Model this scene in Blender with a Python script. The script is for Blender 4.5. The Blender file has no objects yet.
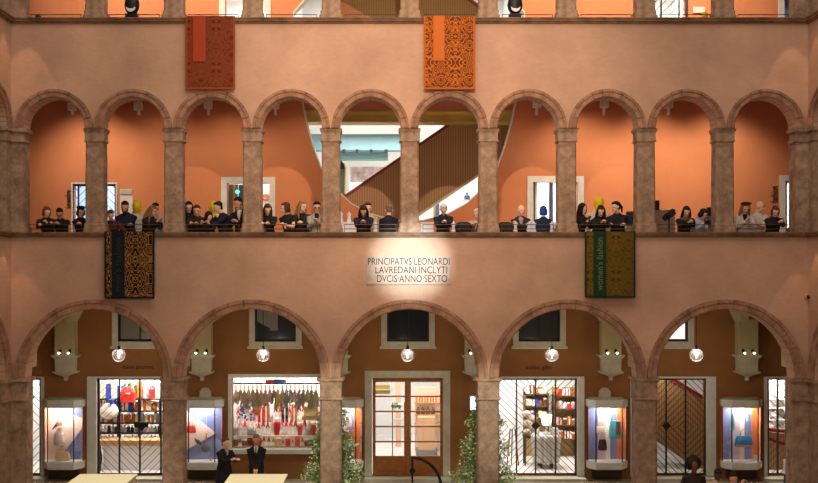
import bpy, bmesh, math, random
from mathutils import Vector, Matrix
from mathutils.geometry import tessellate_polygon
random.seed(7)
C = bpy.context.scene.collection
PI = math.pi
CX, CY, CZ, F = -0.571, -25.0, 5.94, 1050.0
def PX(px, d): return CX + (px-.7-385)/F*(25+d)
def PZ(py, d): return CZ - (py-265)/F*(25+d)
BW = 4.18            # depth of the gallery back wall behind the courtyard face
# ------------------------------------------------------------------ materials
MATS = {}
def mat(name, col, rough=.7, metal=0., var=0., vscale=4., bump=0., bscale=30., emit=None, estr=1., spec=.3, var2=None):
    if name in MATS: return MATS[name]
    m = bpy.data.materials.new(name); m.use_nodes = True
    nt = m.node_tree; b = nt.nodes['Principled BSDF']
    b.inputs['Base Color'].default_value = (*col, 1); b.inputs['Roughness'].default_value = rough
    b.inputs['Metallic'].default_value = metal; b.inputs['Specular IOR Level'].default_value = spec
    if emit:
        b.inputs['Emission Color'].default_value = (*emit, 1); b.inputs['Emission Strength'].default_value = estr
    if var or bump:
        tc = nt.nodes.new('ShaderNodeTexCoord')
    if var:
        n = nt.nodes.new('ShaderNodeTexNoise'); n.inputs['Scale'].default_value = vscale; n.inputs['Detail'].default_value = 6
        n.inputs['Roughness'].default_value = .65
        r = nt.nodes.new('ShaderNodeValToRGB'); r.color_ramp.elements[0].position = .3; r.color_ramp.elements[1].position = .7
        lo = [max(0, c*(1-var)) for c in col]; hi = var2 or [min(1, c*(1+var*.7)) for c in col]
        r.color_ramp.elements[0].color = (*lo, 1); r.color_ramp.elements[1].color = (*hi, 1)
        nt.links.new(tc.outputs['Object'], n.inputs['Vector']); nt.links.new(n.outputs['Fac'], r.inputs['Fac'])
        nt.links.new(r.outputs['Color'], b.inputs['Base Color'])
    if bump:
        n2 = nt.nodes.new('ShaderNodeTexNoise'); n2.inputs['Scale'].default_value = bscale; n2.inputs['Detail'].default_value = 4
        bp = nt.nodes.new('ShaderNodeBump'); bp.inputs['Strength'].default_value = bump; bp.inputs['Distance'].default_value = .02
        nt.links.new(tc.outputs['Object'], n2.inputs['Vector']); nt.links.new(n2.outputs['Fac'], bp.inputs['Height'])
        nt.links.new(bp.outputs['Normal'], b.inputs['Normal'])
    MATS[name] = m; return m
def sr(r, g, b):
    f = lambda c: ((c/255+.055)/1.055)**2.4 if c > 10 else c/255/12.92
    return (f(r), f(g), f(b))
def plaster(name, col, brick=True, stain=.2):
    m = bpy.data.materials.new(name); m.use_nodes = True; nt = m.node_tree; b = nt.nodes['Principled BSDF']
    b.inputs['Roughness'].default_value = .9; b.inputs['Specular IOR Level'].default_value = .1
    tc = nt.nodes.new('ShaderNodeTexCoord')
    n = nt.nodes.new('ShaderNodeTexNoise'); n.inputs['Scale'].default_value = .55; n.inputs['Detail'].default_value = 7; n.inputs['Roughness'].default_value = .6
    r = nt.nodes.new('ShaderNodeValToRGB'); r.color_ramp.elements[0].position = .35; r.color_ramp.elements[1].position = .68
    r.color_ramp.elements[0].color = (*[c*(1-stain) for c in col], 1); r.color_ramp.elements[1].color = (*[min(1, c*(1+stain*.6)) for c in col], 1)
    nt.links.new(tc.outputs['Object'], n.inputs['Vector']); nt.links.new(n.outputs['Fac'], r.inputs['Fac'])
    out = r.outputs['Color']
    if brick:
        mp = nt.nodes.new('ShaderNodeMapping'); mp.inputs['Rotation'].default_value = (PI/2, 0, 0)
        bk = nt.nodes.new('ShaderNodeTexBrick'); bk.inputs['Scale'].default_value = 4; bk.inputs['Mortar Size'].default_value = .02
        bk.inputs['Color1'].default_value = (1, 1, 1, 1); bk.inputs['Color2'].default_value = (.9, .9, .9, 1); bk.inputs['Mortar'].default_value = (.93, .93, .93, 1)
        nt.links.new(tc.outputs['Object'], mp.inputs['Vector']); nt.links.new(mp.outputs['Vector'], bk.inputs['Vector'])
        mx = nt.nodes.new('ShaderNodeMix'); mx.data_type = 'RGBA'; mx.blend_type = 'MULTIPLY'; mx.inputs[0].default_value = .5
        nt.links.new(out, mx.inputs[6]); nt.links.new(bk.outputs['Color'], mx.inputs[7]); out = mx.outputs[2]
    nt.links.new(out, b.inputs['Base Color'])
    n2 = nt.nodes.new('ShaderNodeTexNoise'); n2.inputs['Scale'].default_value = 14; n2.inputs['Detail'].default_value = 5
    bp = nt.nodes.new('ShaderNodeBump'); bp.inputs['Strength'].default_value = .25; bp.inputs['Distance'].default_value = .02
    nt.links.new(tc.outputs['Object'], n2.inputs['Vector']); nt.links.new(n2.outputs['Fac'], bp.inputs['Height']); nt.links.new(bp.outputs['Normal'], b.inputs['Normal'])
    MATS[name] = m; return m
M_FAC = plaster('pink_plaster', sr(200, 160, 134))
M_GND = plaster('terracotta_plaster_dim', sr(150, 104, 62), False)  # same terracotta, its colour darkened for the dim ground walkway
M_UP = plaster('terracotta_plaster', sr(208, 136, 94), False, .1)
M_CEIL = mat('gallery_ceiling', sr(150, 84, 60), .9, var=.1)
M_STONE = mat('istrian_stone', sr(162, 132, 108), .85, var=.55, vscale=4, bump=.7, bscale=14)
M_RING = mat('arch_stone', sr(164, 122, 96), .85, var=.5, vscale=3.5, bump=.9, bscale=10)
M_LEDGE = mat('ledge_stone', sr(136, 104, 78), .85, var=.5, vscale=3, bump=.6, bscale=12)
M_PALE = mat('pale_stone', sr(192, 188, 164), .8, var=.15, vscale=6, bump=.3)
M_VAULT = mat('vault_plaster', sr(182, 170, 124), .9, var=.1, vscale=2)
M_FLOOR = mat('court_stone_floor', sr(150, 135, 115), .5, var=.2, vscale=1.5)
M_WHITE = mat('white_paint', (.82, .82, .8), .6)
M_SHOPF = mat('shop_floor', (.72, .70, .67), .35)
M_BLACK = mat('black_metal', (.012, .011, .011), .45)
M_IRON = mat('dark_iron', (.03, .022, .018), .5, metal=.4)
M_BRONZE = mat('bronze_rail', sr(92, 70, 42), .5, metal=.4)
M_WOOD = mat('door_wood', sr(164, 104, 50), .45, var=.3, vscale=6)
M_DARKWOOD = mat('shelf_wood', sr(58, 42, 32), .6, var=.2)
M_LIGHTWOOD = mat('light_wood', sr(200, 160, 110), .6, var=.15)
M_GREY = mat('grey_stone_frame', sr(214, 216, 206), .8, var=.1, vscale=5)
M_RED = mat('handrail_red', sr(120, 20, 18), .4)
M_CREAM = mat('cream_tablecloth', sr(226, 214, 172), .8)
M_TEAL = mat('teal_beam', sr(112, 146, 152), .6)
M_GOLD = mat('brass_fascia', sr(176, 152, 70), .5, metal=.1, var=.2, vscale=1)
M_SKIN = [mat('skin_light', sr(240, 192, 164), .6), mat('skin_tan', sr(218, 164, 132), .6), mat('skin_brown', sr(110, 68, 48), .6)]
M_EYE = mat('eye_dark', (.02, .015, .01), .3)
M_LIP = mat('lip', sr(165, 80, 75), .5)
def slat_mat(name, c1, c2, scale):
    m = bpy.data.materials.new(name); m.use_nodes = True; nt = m.node_tree; b = nt.nodes['Principled BSDF']; b.inputs['Roughness'].default_value = .55
    tc = nt.nodes.new('ShaderNodeTexCoord'); w = nt.nodes.new('ShaderNodeTexWave'); w.inputs['Scale'].default_value = scale; w.inputs['Distortion'].default_value = .4
    r = nt.nodes.new('ShaderNodeValToRGB'); r.color_ramp.elements[0].color = (*c1, 1); r.color_ramp.elements[1].color = (*c2, 1)
    nt.links.new(tc.outputs['Object'], w.inputs['Vector']); nt.links.new(w.outputs['Fac'], r.inputs['Fac']); nt.links.new(r.outputs['Color'], b.inputs['Base Color'])
    return m
M_SLAT = slat_mat('wood_slats', sr(128, 94, 54), sr(164, 124, 76), 4.5)
M_SLATG = slat_mat('gilded_slats', sr(108, 80, 18), sr(134, 102, 26), 4.5)
def glass_mat(name, tint=(1, 1, 1), refl=.12):
    m = bpy.data.materials.new(name); m.use_nodes = True; nt = m.node_tree
    for n in list(nt.nodes):
        if n.type == 'BSDF_PRINCIPLED': nt.nodes.remove(n)
    out = [n for n in nt.nodes if n.type == 'OUTPUT_MATERIAL'][0]
    t = nt.nodes.new('ShaderNodeBsdfTransparent'); t.inputs[0].default_value = (*tint, 1)
    g = nt.nodes.new('ShaderNodeBsdfGlossy'); g.inputs['Roughness'].default_value = .05
    mx = nt.nodes.new('ShaderNodeMixShader'); mx.inputs[0].default_value = refl
    nt.links.new(t.outputs[0], mx.inputs[1]); nt.links.new(g.outputs[0], mx.inputs[2]); nt.links.new(mx.outputs[0], out.inputs['Surface'])
    MATS[name] = m; return m
M_GLASS = glass_mat('clear_glass'); M_DGLASS = glass_mat('dark_glass', (.35, .38, .38), .35)
def globe_mat():
    m = glass_mat('globe_glass', (.93, .9, .95), .1); nt = m.node_tree
    mx = [n for n in nt.nodes if n.type == 'MIX_SHADER'][0]
    lw = nt.nodes.new('ShaderNodeLayerWeight'); lw.inputs['Blend'].default_value = .25
    mm = nt.nodes.new('ShaderNodeMath'); mm.operation = 'MULTIPLY_ADD'; mm.inputs[1].default_value = .7; mm.inputs[2].default_value = .1
    [n for n in nt.nodes if n.type == 'BSDF_GLOSSY'][0].inputs['Roughness'].default_value = .35
    nt.links.new(lw.outputs['Facing'], mm.inputs[0]); nt.links.new(mm.outputs[0], mx.inputs[0]); return m
M_GLOBE = globe_mat()
M_BULB = mat('lamp_bulb', (1, 1, 1), emit=(1, .93, .85), estr=9)
M_LAMPON = mat('spot_lens', (1, 1, 1), emit=(1, .95, .85), estr=3)
# ------------------------------------------------------------------ objects
WL = {}
def wloc(o): return WL.get(o.name, Vector((0, 0, 0)))
def obj(name, bm, m, parent=None, smooth=False, keep=False):
    me = bpy.data.meshes.new(name)
    if isinstance(bm, bpy.types.Mesh): me = bm
    else:
        bmesh.ops.recalc_face_normals(bm, faces=bm.faces[:]); bm.to_mesh(me); bm.free()
    ms = m if isinstance(m, (list, tuple)) else [m]
    me.materials.clear()
    for q in ms: me.materials.append(q)
    if smooth:
        for p in me.polygons: p.use_smooth = True
    o = bpy.data.objects.new(name, me); C.objects.link(o)
    w = Vector((0, 0, 0))
    if not keep and len(me.vertices):
        xs = [v.co.x for v in me.vertices]; ys = [v.co.y for v in me.vertices]; zs = [v.co.z for v in me.vertices]
        w = Vector(((min(xs)+max(xs))/2, (min(ys)+max(ys))/2, min(zs)))
        me.transform(Matrix.Translation(-w))
    if parent: o.parent = parent; o.location = w - wloc(parent)
    else: o.location = w
    WL[o.name] = w; return o
def tag(o, label=None, cat=None, group=None, kind=None):
    if label: o['label'] = label
    if cat: o['category'] = cat
    if group: o['group'] = group
    if kind: o['kind'] = kind
    return o
def thing(name, label, cat, loc, group=None):
    o = bpy.data.objects.new(name, None); C.objects.link(o); o.location = loc; WL[o.name] = Vector(loc)
    o.empty_display_size = .1
    return tag(o, label, cat, group)
def struct(name, bm, m, label=None, cat=None, parent=None, smooth=False):
    o = obj(name, bm, m, parent, smooth)
    if parent is None: tag(o, label, cat, None, 'structure')
    return o
def copy_tree(o, loc=None, label=None, parent=None):
    c = o.copy(); C.objects.link(c)
    if parent: c.parent = parent
    if loc is not None: c.location = loc; WL[c.name] = Vector(loc)
    if label: c['label'] = label
    for ch in list(o.children): copy_tree(ch, parent=c)
    return c
def NB(): return bmesh.new()
def box(bm, x0, x1, y0, y1, z0, z1, bev=0):
    vs = [bm.verts.new((x, y, z)) for z in (z0, z1) for y in (y0, y1) for x in (x0, x1)]
    fs = [bm.faces.new([vs[i] for i in q]) for q in ((0, 2, 3, 1), (4, 5, 7, 6), (0, 1, 5, 4), (2, 6, 7, 3), (0, 4, 6, 2), (1, 3, 7, 5))]
    if bev: bmesh.ops.bevel(bm, geom=list({e for f in fs for e in f.edges}), offset=bev, segments=2, affect='EDGES', profile=.6)
    return bm
def bx(*a, **k): return box(NB(), *a, **k)
def cyl(bm, p0, p1, r0, r1=None, seg=10, cap=True):
    r1 = r0 if r1 is None else r1; p0 = Vector(p0); p1 = Vector(p1); d = (p1-p0)
    q = d.to_track_quat('Z', 'Y') if d.length > 1e-6 else Vector((0, 0, 1)).to_track_quat('Z', 'Y')
    A = []; B = []
    for i in range(seg):
        a = 2*PI*i/seg; v = Vector((math.cos(a), math.sin(a), 0))
        A.append(bm.verts.new(p0+q@(v*r0))); B.append(bm.verts.new(p1+q@(v*r1)))
    for i in range(seg): bm.faces.new((A[i], A[(i+1) % seg], B[(i+1) % seg], B[i]))
    if cap: bm.faces.new(A[::-1]); bm.faces.new(B)
    return bm
def ell(bm, c, r, rot=None, u=12, v=8):
    mtx = Matrix.Translation(c) @ (rot.to_4x4() if rot else Matrix.Identity(4)) @ Matrix.Diagonal((*(r if hasattr(r, '__len__') else (r, r, r)), 1))
    bmesh.ops.create_uvsphere(bm, u_segments=u, v_segments=v, radius=1, matrix=mtx); return bm
def lathe(bm, cx, cy, prof, seg=14):
    rings = []
    for z, r in prof:
        rings.append([bm.verts.new((cx+max(r, .0005)*math.cos(2*PI*i/seg), cy+max(r, .0005)*math.sin(2*PI*i/seg), z)) for i in range(seg)])
    for a, b in zip(rings, rings[1:]):
        for i in range(seg): bm.faces.new((a[i], a[(i+1) % seg], b[(i+1) % seg], b[i]))
    bm.faces.new(rings[0][::-1]); bm.faces.new(rings[-1]); return bm
def loftsq(bm, cx, cy, prof, ch=.12):
    rings = []
    for z, hx, hy in prof:
        c = ch*min(hx, hy)
        pts = [(-hx+c, -hy), (hx-c, -hy), (hx, -hy+c), (hx, hy-c), (hx-c, hy), (-hx+c, hy), (-hx, hy-c), (-hx, -hy+c)]
        rings.append([bm.verts.new((cx+x, cy+y, z)) for x, y in pts])
    for a, b in zip(rings, rings[1:]):
        for i in range(8): bm.faces.new((a[i], a[(i+1) % 8], b[(i+1) % 8], b[i]))
    bm.faces.new(rings[0][::-1]); bm.faces.new(rings[-1]); return bm
def poly(bm, outer, holes=(), y0=0, y1=.1, T=None):
    """solid plate in the XZ plane with holes; T maps (x,y,z) elsewhere"""
    T = T or (lambda x, y, z: (x, y, z))
    loops = [list(outer)]+[list(h) for h in holes]
    flat = [p for l in loops for p in l]
    tris = tessellate_polygon([[Vector((x, z, 0)) for x, z in l] for l in loops])
    A = [bm.verts.new(T(x, y0, z)) for x, z in flat]; B = [bm.verts.new(T(x, y1, z)) for x, z in flat]
    for t in tris:
        try: bm.faces.new([A[i] for i in t]); bm.faces.new([B[i] for i in reversed(t)])
        except ValueError: pass
    k = 0
    for l in loops:
        n = len(l)
        for i in range(n):
            a, b = k+i, k+(i+1) % n
            try: bm.faces.new((A[a], A[b], B[b], B[a]))
            except ValueError: pass
        k += n
    return bm
def rect(x0, x1, z0, z1): return [(x0, z0), (x1, z0), (x1, z1), (x0, z1)]
def sweep(bm, pts, r, seg=6):
    """round bar along points"""
    pts = [Vector(p) for p in pts]; rings = []
    for i, p in enumerate(pts):
        d = (pts[min(i+1, len(pts)-1)]-pts[max(i-1, 0)]).normalized(); q = d.to_track_quat('Z', 'Y')
        rr = r[i] if hasattr(r, '__len__') else r
        rings.append([bm.verts.new(p+q@Vector((math.cos(2*PI*k/seg)*rr, math.sin(2*PI*k/seg)*rr, 0))) for k in range(seg)])
    for a, b in zip(rings, rings[1:]):
        for k in range(seg): bm.faces.new((a[k], a[(k+1) % seg], b[(k+1) % seg], b[k]))
    bm.faces.new(rings[0][::-1]); bm.faces.new(rings[-1]); return bm
def lamp(kind, name, loc, energy, col=(1, 1, 1), rot=(0, 0, 0), **k):
    l = bpy.data.lights.new(name, kind); l.energy = energy; l.color = col
    for a, v in k.items(): setattr(l, a, v)
    o = bpy.data.objects.new(name, l); C.objects.link(o); o.location = loc; o.rotation_euler = rot; return o
def aim(o, t):
    o.rotation_euler = (Vector(t)-o.location).to_track_quat('-Z', 'Y').to_euler()
def text(body, m, cx, z, y, height, width=None, parent=None, vert=False, name='lettering', ext=.006, up=True):
    cu = bpy.data.curves.new(name, 'FONT'); cu.body = body; cu.align_x = 'CENTER'; cu.align_y = 'CENTER'; cu.size = height; cu.extrude = ext
    o = bpy.data.objects.new(name, cu); C.objects.link(o); dg = bpy.context.evaluated_depsgraph_get(); me = bpy.data.meshes.new_from_object(o.evaluated_get(dg)); bpy.data.objects.remove(o)
    xs = [v.co.x for v in me.vertices]; w = max(xs)-min(xs); k = width/w if width else 1; mx = (max(xs)+min(xs))/2
    M = Matrix.Translation((cx, y, z)) @ Matrix.Rotation(PI/2, 4, 'X') @ Matrix.Rotation(PI/2 if vert else 0, 4, 'Z') @ Matrix.Diagonal((k, 1, 1, 1)) @ Matrix.Translation((-mx, 0, 0))
    me.transform(M); return obj(name, me, m, parent)
# ------------------------------------------------------------------ building shell
P1 = 1.880                  # upper arcade pitch; the ground arcade has twice that
XE = 9.49                   # courtyard corner
Z_SP0, R0 = 3.25, 1.635
Z_L1, Z_SP1, R1 = 6.72, 9.20, .73
Z_L2, Z_SP2 = 11.81, 14.31
T_W = .45
def arc_pts(cx, cz, r, n): return [(cx-r*math.cos(PI*i/n), cz+r*math.sin(PI*i/n)) for i in range(n+1)]
def band(x0, x1, zb, zt, centres, r, n):
    """wall band whose lower edge is scalloped by semicircular arches"""
    p = [(x0, zb)]
    for c in centres: p += arc_pts(c, zb, r, n)
    return p+[(x1, zb), (x1, zt), (x0, zt)]
GC = [2*P1*i for i in (-2, -1, 0, 1, 2)]
FC = [P1*(i+.5) for i in range(-5, 5)]
def wall_bands(bm, x0, x1, gc, fc, T=None):
    poly(bm, band(x0, x1, Z_SP0, Z_L1-.12, gc, R0, 28), (), 0, T_W, T)
    poly(bm, band(x0, x1, Z_SP1, Z_L2-.12, fc, R1, 20), (), 0, T_W, T)
    poly(bm, band(x0, x1, Z_SP2, 16.6, fc, R1, 20), (), 0, T_W, T)
bm = NB(); wall_bands(bm, -XE, XE, GC, FC)
facade = struct('wall_facade', bm, M_FAC, 'pink brick courtyard wall with two rows of round arches', 'wall')
TL = lambda x, y, z: (-XE-y, -x, z)      # side walls: local x runs towards the viewer
TR = lambda x, y, z: (XE+y, -x, z)
sgc = [.37+R0+2*P1*i for i in range(3)]; sfc = [.29+R1+P1*i for i in range(6)]
SX = 11.6
bm = NB(); wall_bands(bm, 0, SX, sgc, sfc, TL); wl = struct('wall_left', bm, M_FAC, 'narrow strip of the left courtyard side wall', 'wall')
bm = NB(); wall_bands(bm, 0, SX, sgc, sfc, TR); wr = struct('wall_right', bm, M_FAC, 'narrow strip of the right courtyard side wall', 'wall')
def ring_bm(r, w, T=None, cx=0, cz=0, blocks=11):
    bm = NB(); T = T or (lambda x, y, z: (x, y, z)); rnd = random.Random(3)
    prof = [(r, T_W+.02), (r, -.03), (r+.02, -.05), (r+w*.62, -.05), (r+w*.66, -.075), (r+w, -.075), (r+w, .02), (r+.03, T_W+.02)]
    for k in range(blocks):
        g_ = .003 if r > 1 else .005; a0 = PI*k/blocks+g_; a1 = PI*(k+1)/blocks-g_; n = 4 if r > 1 else 3; rings = []; j = rnd.uniform(-.012, .012)
        for i in range(n+1):
            a = a0+(a1-a0)*i/n
            rings.append([bm.verts.new(T(cx-q*math.cos(a), y+(j if y < 0 else 0), cz+q*math.sin(a))) for q, y in prof])
        for A, B in zip(rings, rings[1:]):
            for i in range(len(prof)): bm.faces.new((A[i], A[(i+1) % len(prof)], B[(i+1) % len(prof)], B[i]))
        bm.faces.new(rings[0][::-1]); bm.faces.new(rings[-1])
    return bm
for c in GC: obj('arch_ring', ring_bm(R0, .235, None, c, Z_SP0, 15), M_RING, facade)
for c in FC:
    obj('arch_ring', ring_bm(R1, .19, None, c, Z_SP1), M_RING, facade)
for T, par in ((TL, wl), (TR, wr)):
    obj('arch_ring', ring_bm(R0, .235, T, sgc[0], Z_SP0, 15), M_RING, par)
    for c in sfc[:2]: obj('arch_ring', ring_bm(R1, .19, T, c, Z_SP1), M_RING, par)
def ledge(z, name):
    bm = NB()
    for (t0, t1, o) in ((-.12, -.08, -.05), (-.08, -.03, -.1), (-.03, 0, -.13)):
        box(bm, -XE, XE, o, T_W+.02, z+t0, z+t1)
        box(bm, -XE-T_W, -XE-o, -SX, 0, z+t0, z+t1); box(bm, XE+o, XE+T_W, -SX, 0, z+t0, z+t1)
    return bm
struct('trim_1', ledge(Z_L1, ''), M_LEDGE, 'weathered stone ledge below the gallery of onlookers', 'ledge')
struct('trim_2', ledge(Z_L2, ''), M_LEDGE, 'weathered stone ledge of the top gallery above the rugs', 'ledge')
# pillars ----------------------------------------------------------------
def pillar(name, label, group, x, y, z0, z1, hx, hy, ground=False):
    t = thing(name, label, 'pillar', (x, y, z0), group); tag(t, kind='thing')
    h = z1-z0
    b0, b1 = (.16, .34) if ground else (.1, .22)
    obj('base', loftsq(NB(), x, y, [(z0, hx*1.22, hy*1.1), (z0+b0, hx*1.22, hy*1.1), (z0+b0+.01, hx*1.1, hy*1.05), (z0+b1-.03, hx*1.12, hy*1.05), (z0+b1, hx, hy)]), M_STONE, t)
    n = .54 if ground else .33
    obj('shaft', loftsq(NB(), x, y, [(z0+b1, hx, hy), (z0+h*.5, hx*.985, hy*.985), (z1-n, hx*.96, hy*.96)], .16), M_STONE, t)
    k = (1.12, 1.26) if ground else (1.1, 1.17)
    obj('capital', loftsq(NB(), x, y, [(z1-n, hx*.96, hy*.96), (z1-n+.015, hx*k[0], hy*1.06), (z1-n+.05, hx*k[0], hy*1.06), (z1-n+.06, hx*1.0, hy), (z1-.1, hx*1.02, hy), (z1-.085, hx*k[0], hy*1.05), (z1-.05, hx*k[1], hy*1.1), (z1, hx*k[1], hy*1.1)], .05), M_STONE, t)
    return t
num = ['leftmost', 'second from left', 'third from left', 'fourth from left', 'middle', 'fourth from right', 'third from right', 'second from right', 'rightmost']
gl = ['leftmost free pillar of the ground arcade', 'ground arcade pillar between the display window and the glazed wooden door',
      'ground arcade pillar between the glazed wooden door and the gift shop gate', 'rightmost free pillar of the ground arcade, by the dark slatted gate']
for i, k in enumerate((-1.5, -.5, .5, 1.5)):
    pillar('stone_pillar', gl[i], 'pillars of the ground arcade', 2*P1*k, .235, 0, Z_SP0, .258, .255, True)
for i in range(9):
    pillar('stone_pillar', f'slim square stone pillar of the middle gallery, {num[i]} of nine', 'pillars of the middle gallery', P1*(i-4), .235, Z_L1, Z_SP1, .222, .21)
    pillar('stone_pillar', f'pillar foot of the top gallery at the upper edge, {num[i]} of nine', 'pillars of the top gallery', P1*(i-4), .235, Z_L2, Z_SP2, .222, .21)
def corner(s, side):
    t = thing('corner_pier', f'{side} corner pier of the courtyard, all three storeys', 'pillar', (s*XE, 0, 0), 'corner piers of the courtyard')
    for (z0, z1, w, gr) in ((0, Z_SP0, .37, 1), (Z_L1, Z_SP1, .29, 0), (Z_L2, Z_SP2, .29, 0)):
        n = .54 if gr else .33
        for (a, b, g) in ((z0, z0+.12, .05), (z0+.12, z1-n, 0), (z1-n, z1-n+.05, .04), (z1-n+.05, z1-.09, 0), (z1-.09, z1, .06)):
            bm = NB(); e = g
            # arm along the facade and arm along the side wall
            xs = sorted((s*(XE-w-e), s*(XE+T_W))); box(bm, xs[0], xs[1], -e, T_W, a, b, )
            xs = sorted((s*(XE-e), s*(XE+T_W))); box(bm, xs[0], xs[1], -w-e, 0, a, b)
            obj('shaft' if g == 0 else 'moulding', bm, M_STONE, t)
corner(-1, 'left'); corner(1, 'right')
for s, T in ((-1, TL), (1, TR)):
    side = 'left' if s < 0 else 'right'
    for k in range(2):
        for (z0, z1, c, nm) in ((Z_L1, Z_SP1, sfc[0]+P1*(k+.5), 'middle'), (Z_L2, Z_SP2, sfc[0]+P1*(k+.5), 'top')):
            p = T(c, .25, 0)
            pillar('stone_pillar', f'{["nearer the corner","farther from the corner"][k]} pillar of the {nm} gallery in the {side} side wall', 'pillars of the side walls', p[0], p[1], z0, z1, .2, .2)
# floors, ceilings --------------------------------------------------------
XO = 13.7
struct('floor', bx(-XO, XO, -16, 13, -.2, 0), M_FLOOR, 'stone floor of the covered courtyard', 'floor')
def ringslab(z0, z1):
    bm = bx(-XO, XO, T_W, BW, z0, z1)
    box(bm, -XO, -XE-T_W, -SX, T_W, z0, z1); box(bm, XE+T_W, XO, -SX, T_W, z0, z1); return bm
struct('floor_middle_gallery', ringslab(5.62, 5.8), M_SHOPF, 'floor of the middle gallery', 'floor')
struct('ceiling_middle_gallery', ringslab(10.62, 10.74), M_CEIL, 'brown ceiling of the middle gallery', 'ceiling')
struct('floor_top_gallery', ringslab(10.8, 10.95), M_SHOPF, 'floor of the top gallery', 'floor')
struct('ceiling_top_gallery', ringslab(15.6, 15.8), M_CEIL, 'ceiling of the top gallery', 'ceiling')
# ground vault
def vaultbm():
    bm = NB(); zs, b = 4.2, 1.2; nx = 24; ny = 24; w = 2*P1; y0, y1 = T_W, BW; ym = (y0+y1)/2; hy = (y1-y0)/2-.3
    rows = []
    xs = []
    for bay in range(-2, 3):
        for i in range(nx if bay < 2 else nx+1): xs.append((bay, -1+2*i/nx))
    for j in range(ny+1):
        y = y0+(y1-y0)*j/ny; t = abs(y-ym)/hy; h2 = zs+b*math.sqrt(max(0, 1-t*t)); row = []
        for bay, u in xs:
            t1 = abs(u)*P1/1.6; h1 = zs+b*math.sqrt(max(0, 1-t1*t1))
            row.append(bm.verts.new((bay*w+u*P1, y, max(h1, h2) if max(h1, h2) > zs+.01 else zs)))
        rows.append(row)
    for a, c in zip(rows, rows[1:]):
        for i in range(len(a)-1): bm.faces.new((a[i], a[i+1], c[i+1], c[i]))
    for i in range(-3, 3):
        x = (i+.5)*w+0
        for (ya, yb) in ((y1-.32, y1), (y0, y0+.3)): box(bm, x-.27, x+.27, ya, yb, 3.46, zs+.25)
    return bm
struct('ceiling_ground', vaultbm(), M_VAULT, 'cream groin vault over the ground walkway', 'ceiling', smooth=False)
# side walkways of the ground floor, flat ceiling
bm = bx(-XO, -XE-T_W, -SX, BW, 5.3, 5.45); box(bm, XE+T_W, XO, -SX, BW, 5.3, 5.45); struct('ceiling_side', bm, M_VAULT, 'ceiling of the side walkways', 'ceiling')
# back walls ----------------------------------------------------------------
W2 = BW+.3
def R(x0, x1, y0, y1, d=BW): return rect(PX(x0, d), PX(x1, d), PZ(y1, d), PZ(y0, d))
ZF = .08
gdoors = {'far_left': (20, 41), 'gourmet': (97, 172), 'centre': (372, 443), 'gifts': (492, 577), 'stair': (640, 706), 'far_right': (767, 800)}
gh = []
for k, (a, b) in gdoors.items():
    h = R(a, b, 378.3 if k != 'centre' else 378, 400); gh.append([(h[0][0], ZF), (h[1][0], ZF), h[2], h[3]])
gh.append(R(232, 320, 377.5, 448))
uwin = [(118, 160), (255, 296), (387, 429), (518.5, 560), (650, 688)]
for a, b in uwin: gh.append(R(a, b, 298, 341.5))
struct('wall_back_ground', poly(NB(), rect(-XO, XO, 0, 5.62), gh, BW, W2), M_GND, 'terracotta wall of the ground walkway with shop openings, darkened for dim light', 'wall')
ov = [(0, -40), (60, -28), (98, -8), (116, 12), (115, 50), (112, 80), (106, 109), (103.5, 121), (97, 145), (89, 167), (74, 189), (58, 204), (40, 214), (14, 221)]
ovl = [(PX(409-h, BW), PZ(y, BW)) for h, y in ov]; ovr = [(PX(409+h, BW), PZ(y, BW)) for h, y in ov[1:]]
ovl_poly = ovl+ovr[::-1]
uh = [ovl_poly]
zf1 = 5.82; zf2 = 10.97
udoors = [(73, 116, 184), (227, 269.5, 183), (533, 578, 182), (785, 812, 181)]
for a, b, t in udoors: h = R(a, b, t, 230); uh.append([(h[0][0], zf1), (h[1][0], zf1), h[2], h[3]])
tdoors = [(225, 265, -25), (652, 686, -25), (784, 815, -25)]
for a, b, t in tdoors: h = R(a, b, t, 10); uh.append([(h[0][0], zf2), (h[1][0], zf2), h[2], h[3]])
struct('wall_back_upper', poly(NB(), rect(-XO, XO, 5.62, 16.6), uh, BW, W2), M_UP, 'terracotta gallery wall with one huge rounded opening', 'wall')
struct('wall_outer_left', bx(-XO-.3, -XO, -SX, 13, 0, 16.6), M_UP, 'terracotta wall closing the left galleries', 'wall')
struct('wall_outer_right', bx(XO, XO+.3, -SX, 13, 0, 16.6), M_UP, 'terracotta wall closing the right galleries', 'wall')
# reveal edge of the big opening (pale trim)
bm = NB(); n = len(ovl_poly); y0, y1 = BW-.03, W2+.03
inner = []
cxo = sum(p[0] for p in ovl_poly)/n; czo = PZ(90, BW)
for (x, z) in ovl_poly: v = Vector((cxo-x, czo-z)).normalized()*.035; inner.append((x+v.x, z+v.y))
poly(bm, ovl_poly, [inner], y0, y1); struct('trim_3', bm, M_GREY, 'thin pale edging of the huge rounded wall opening', 'trim')
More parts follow.
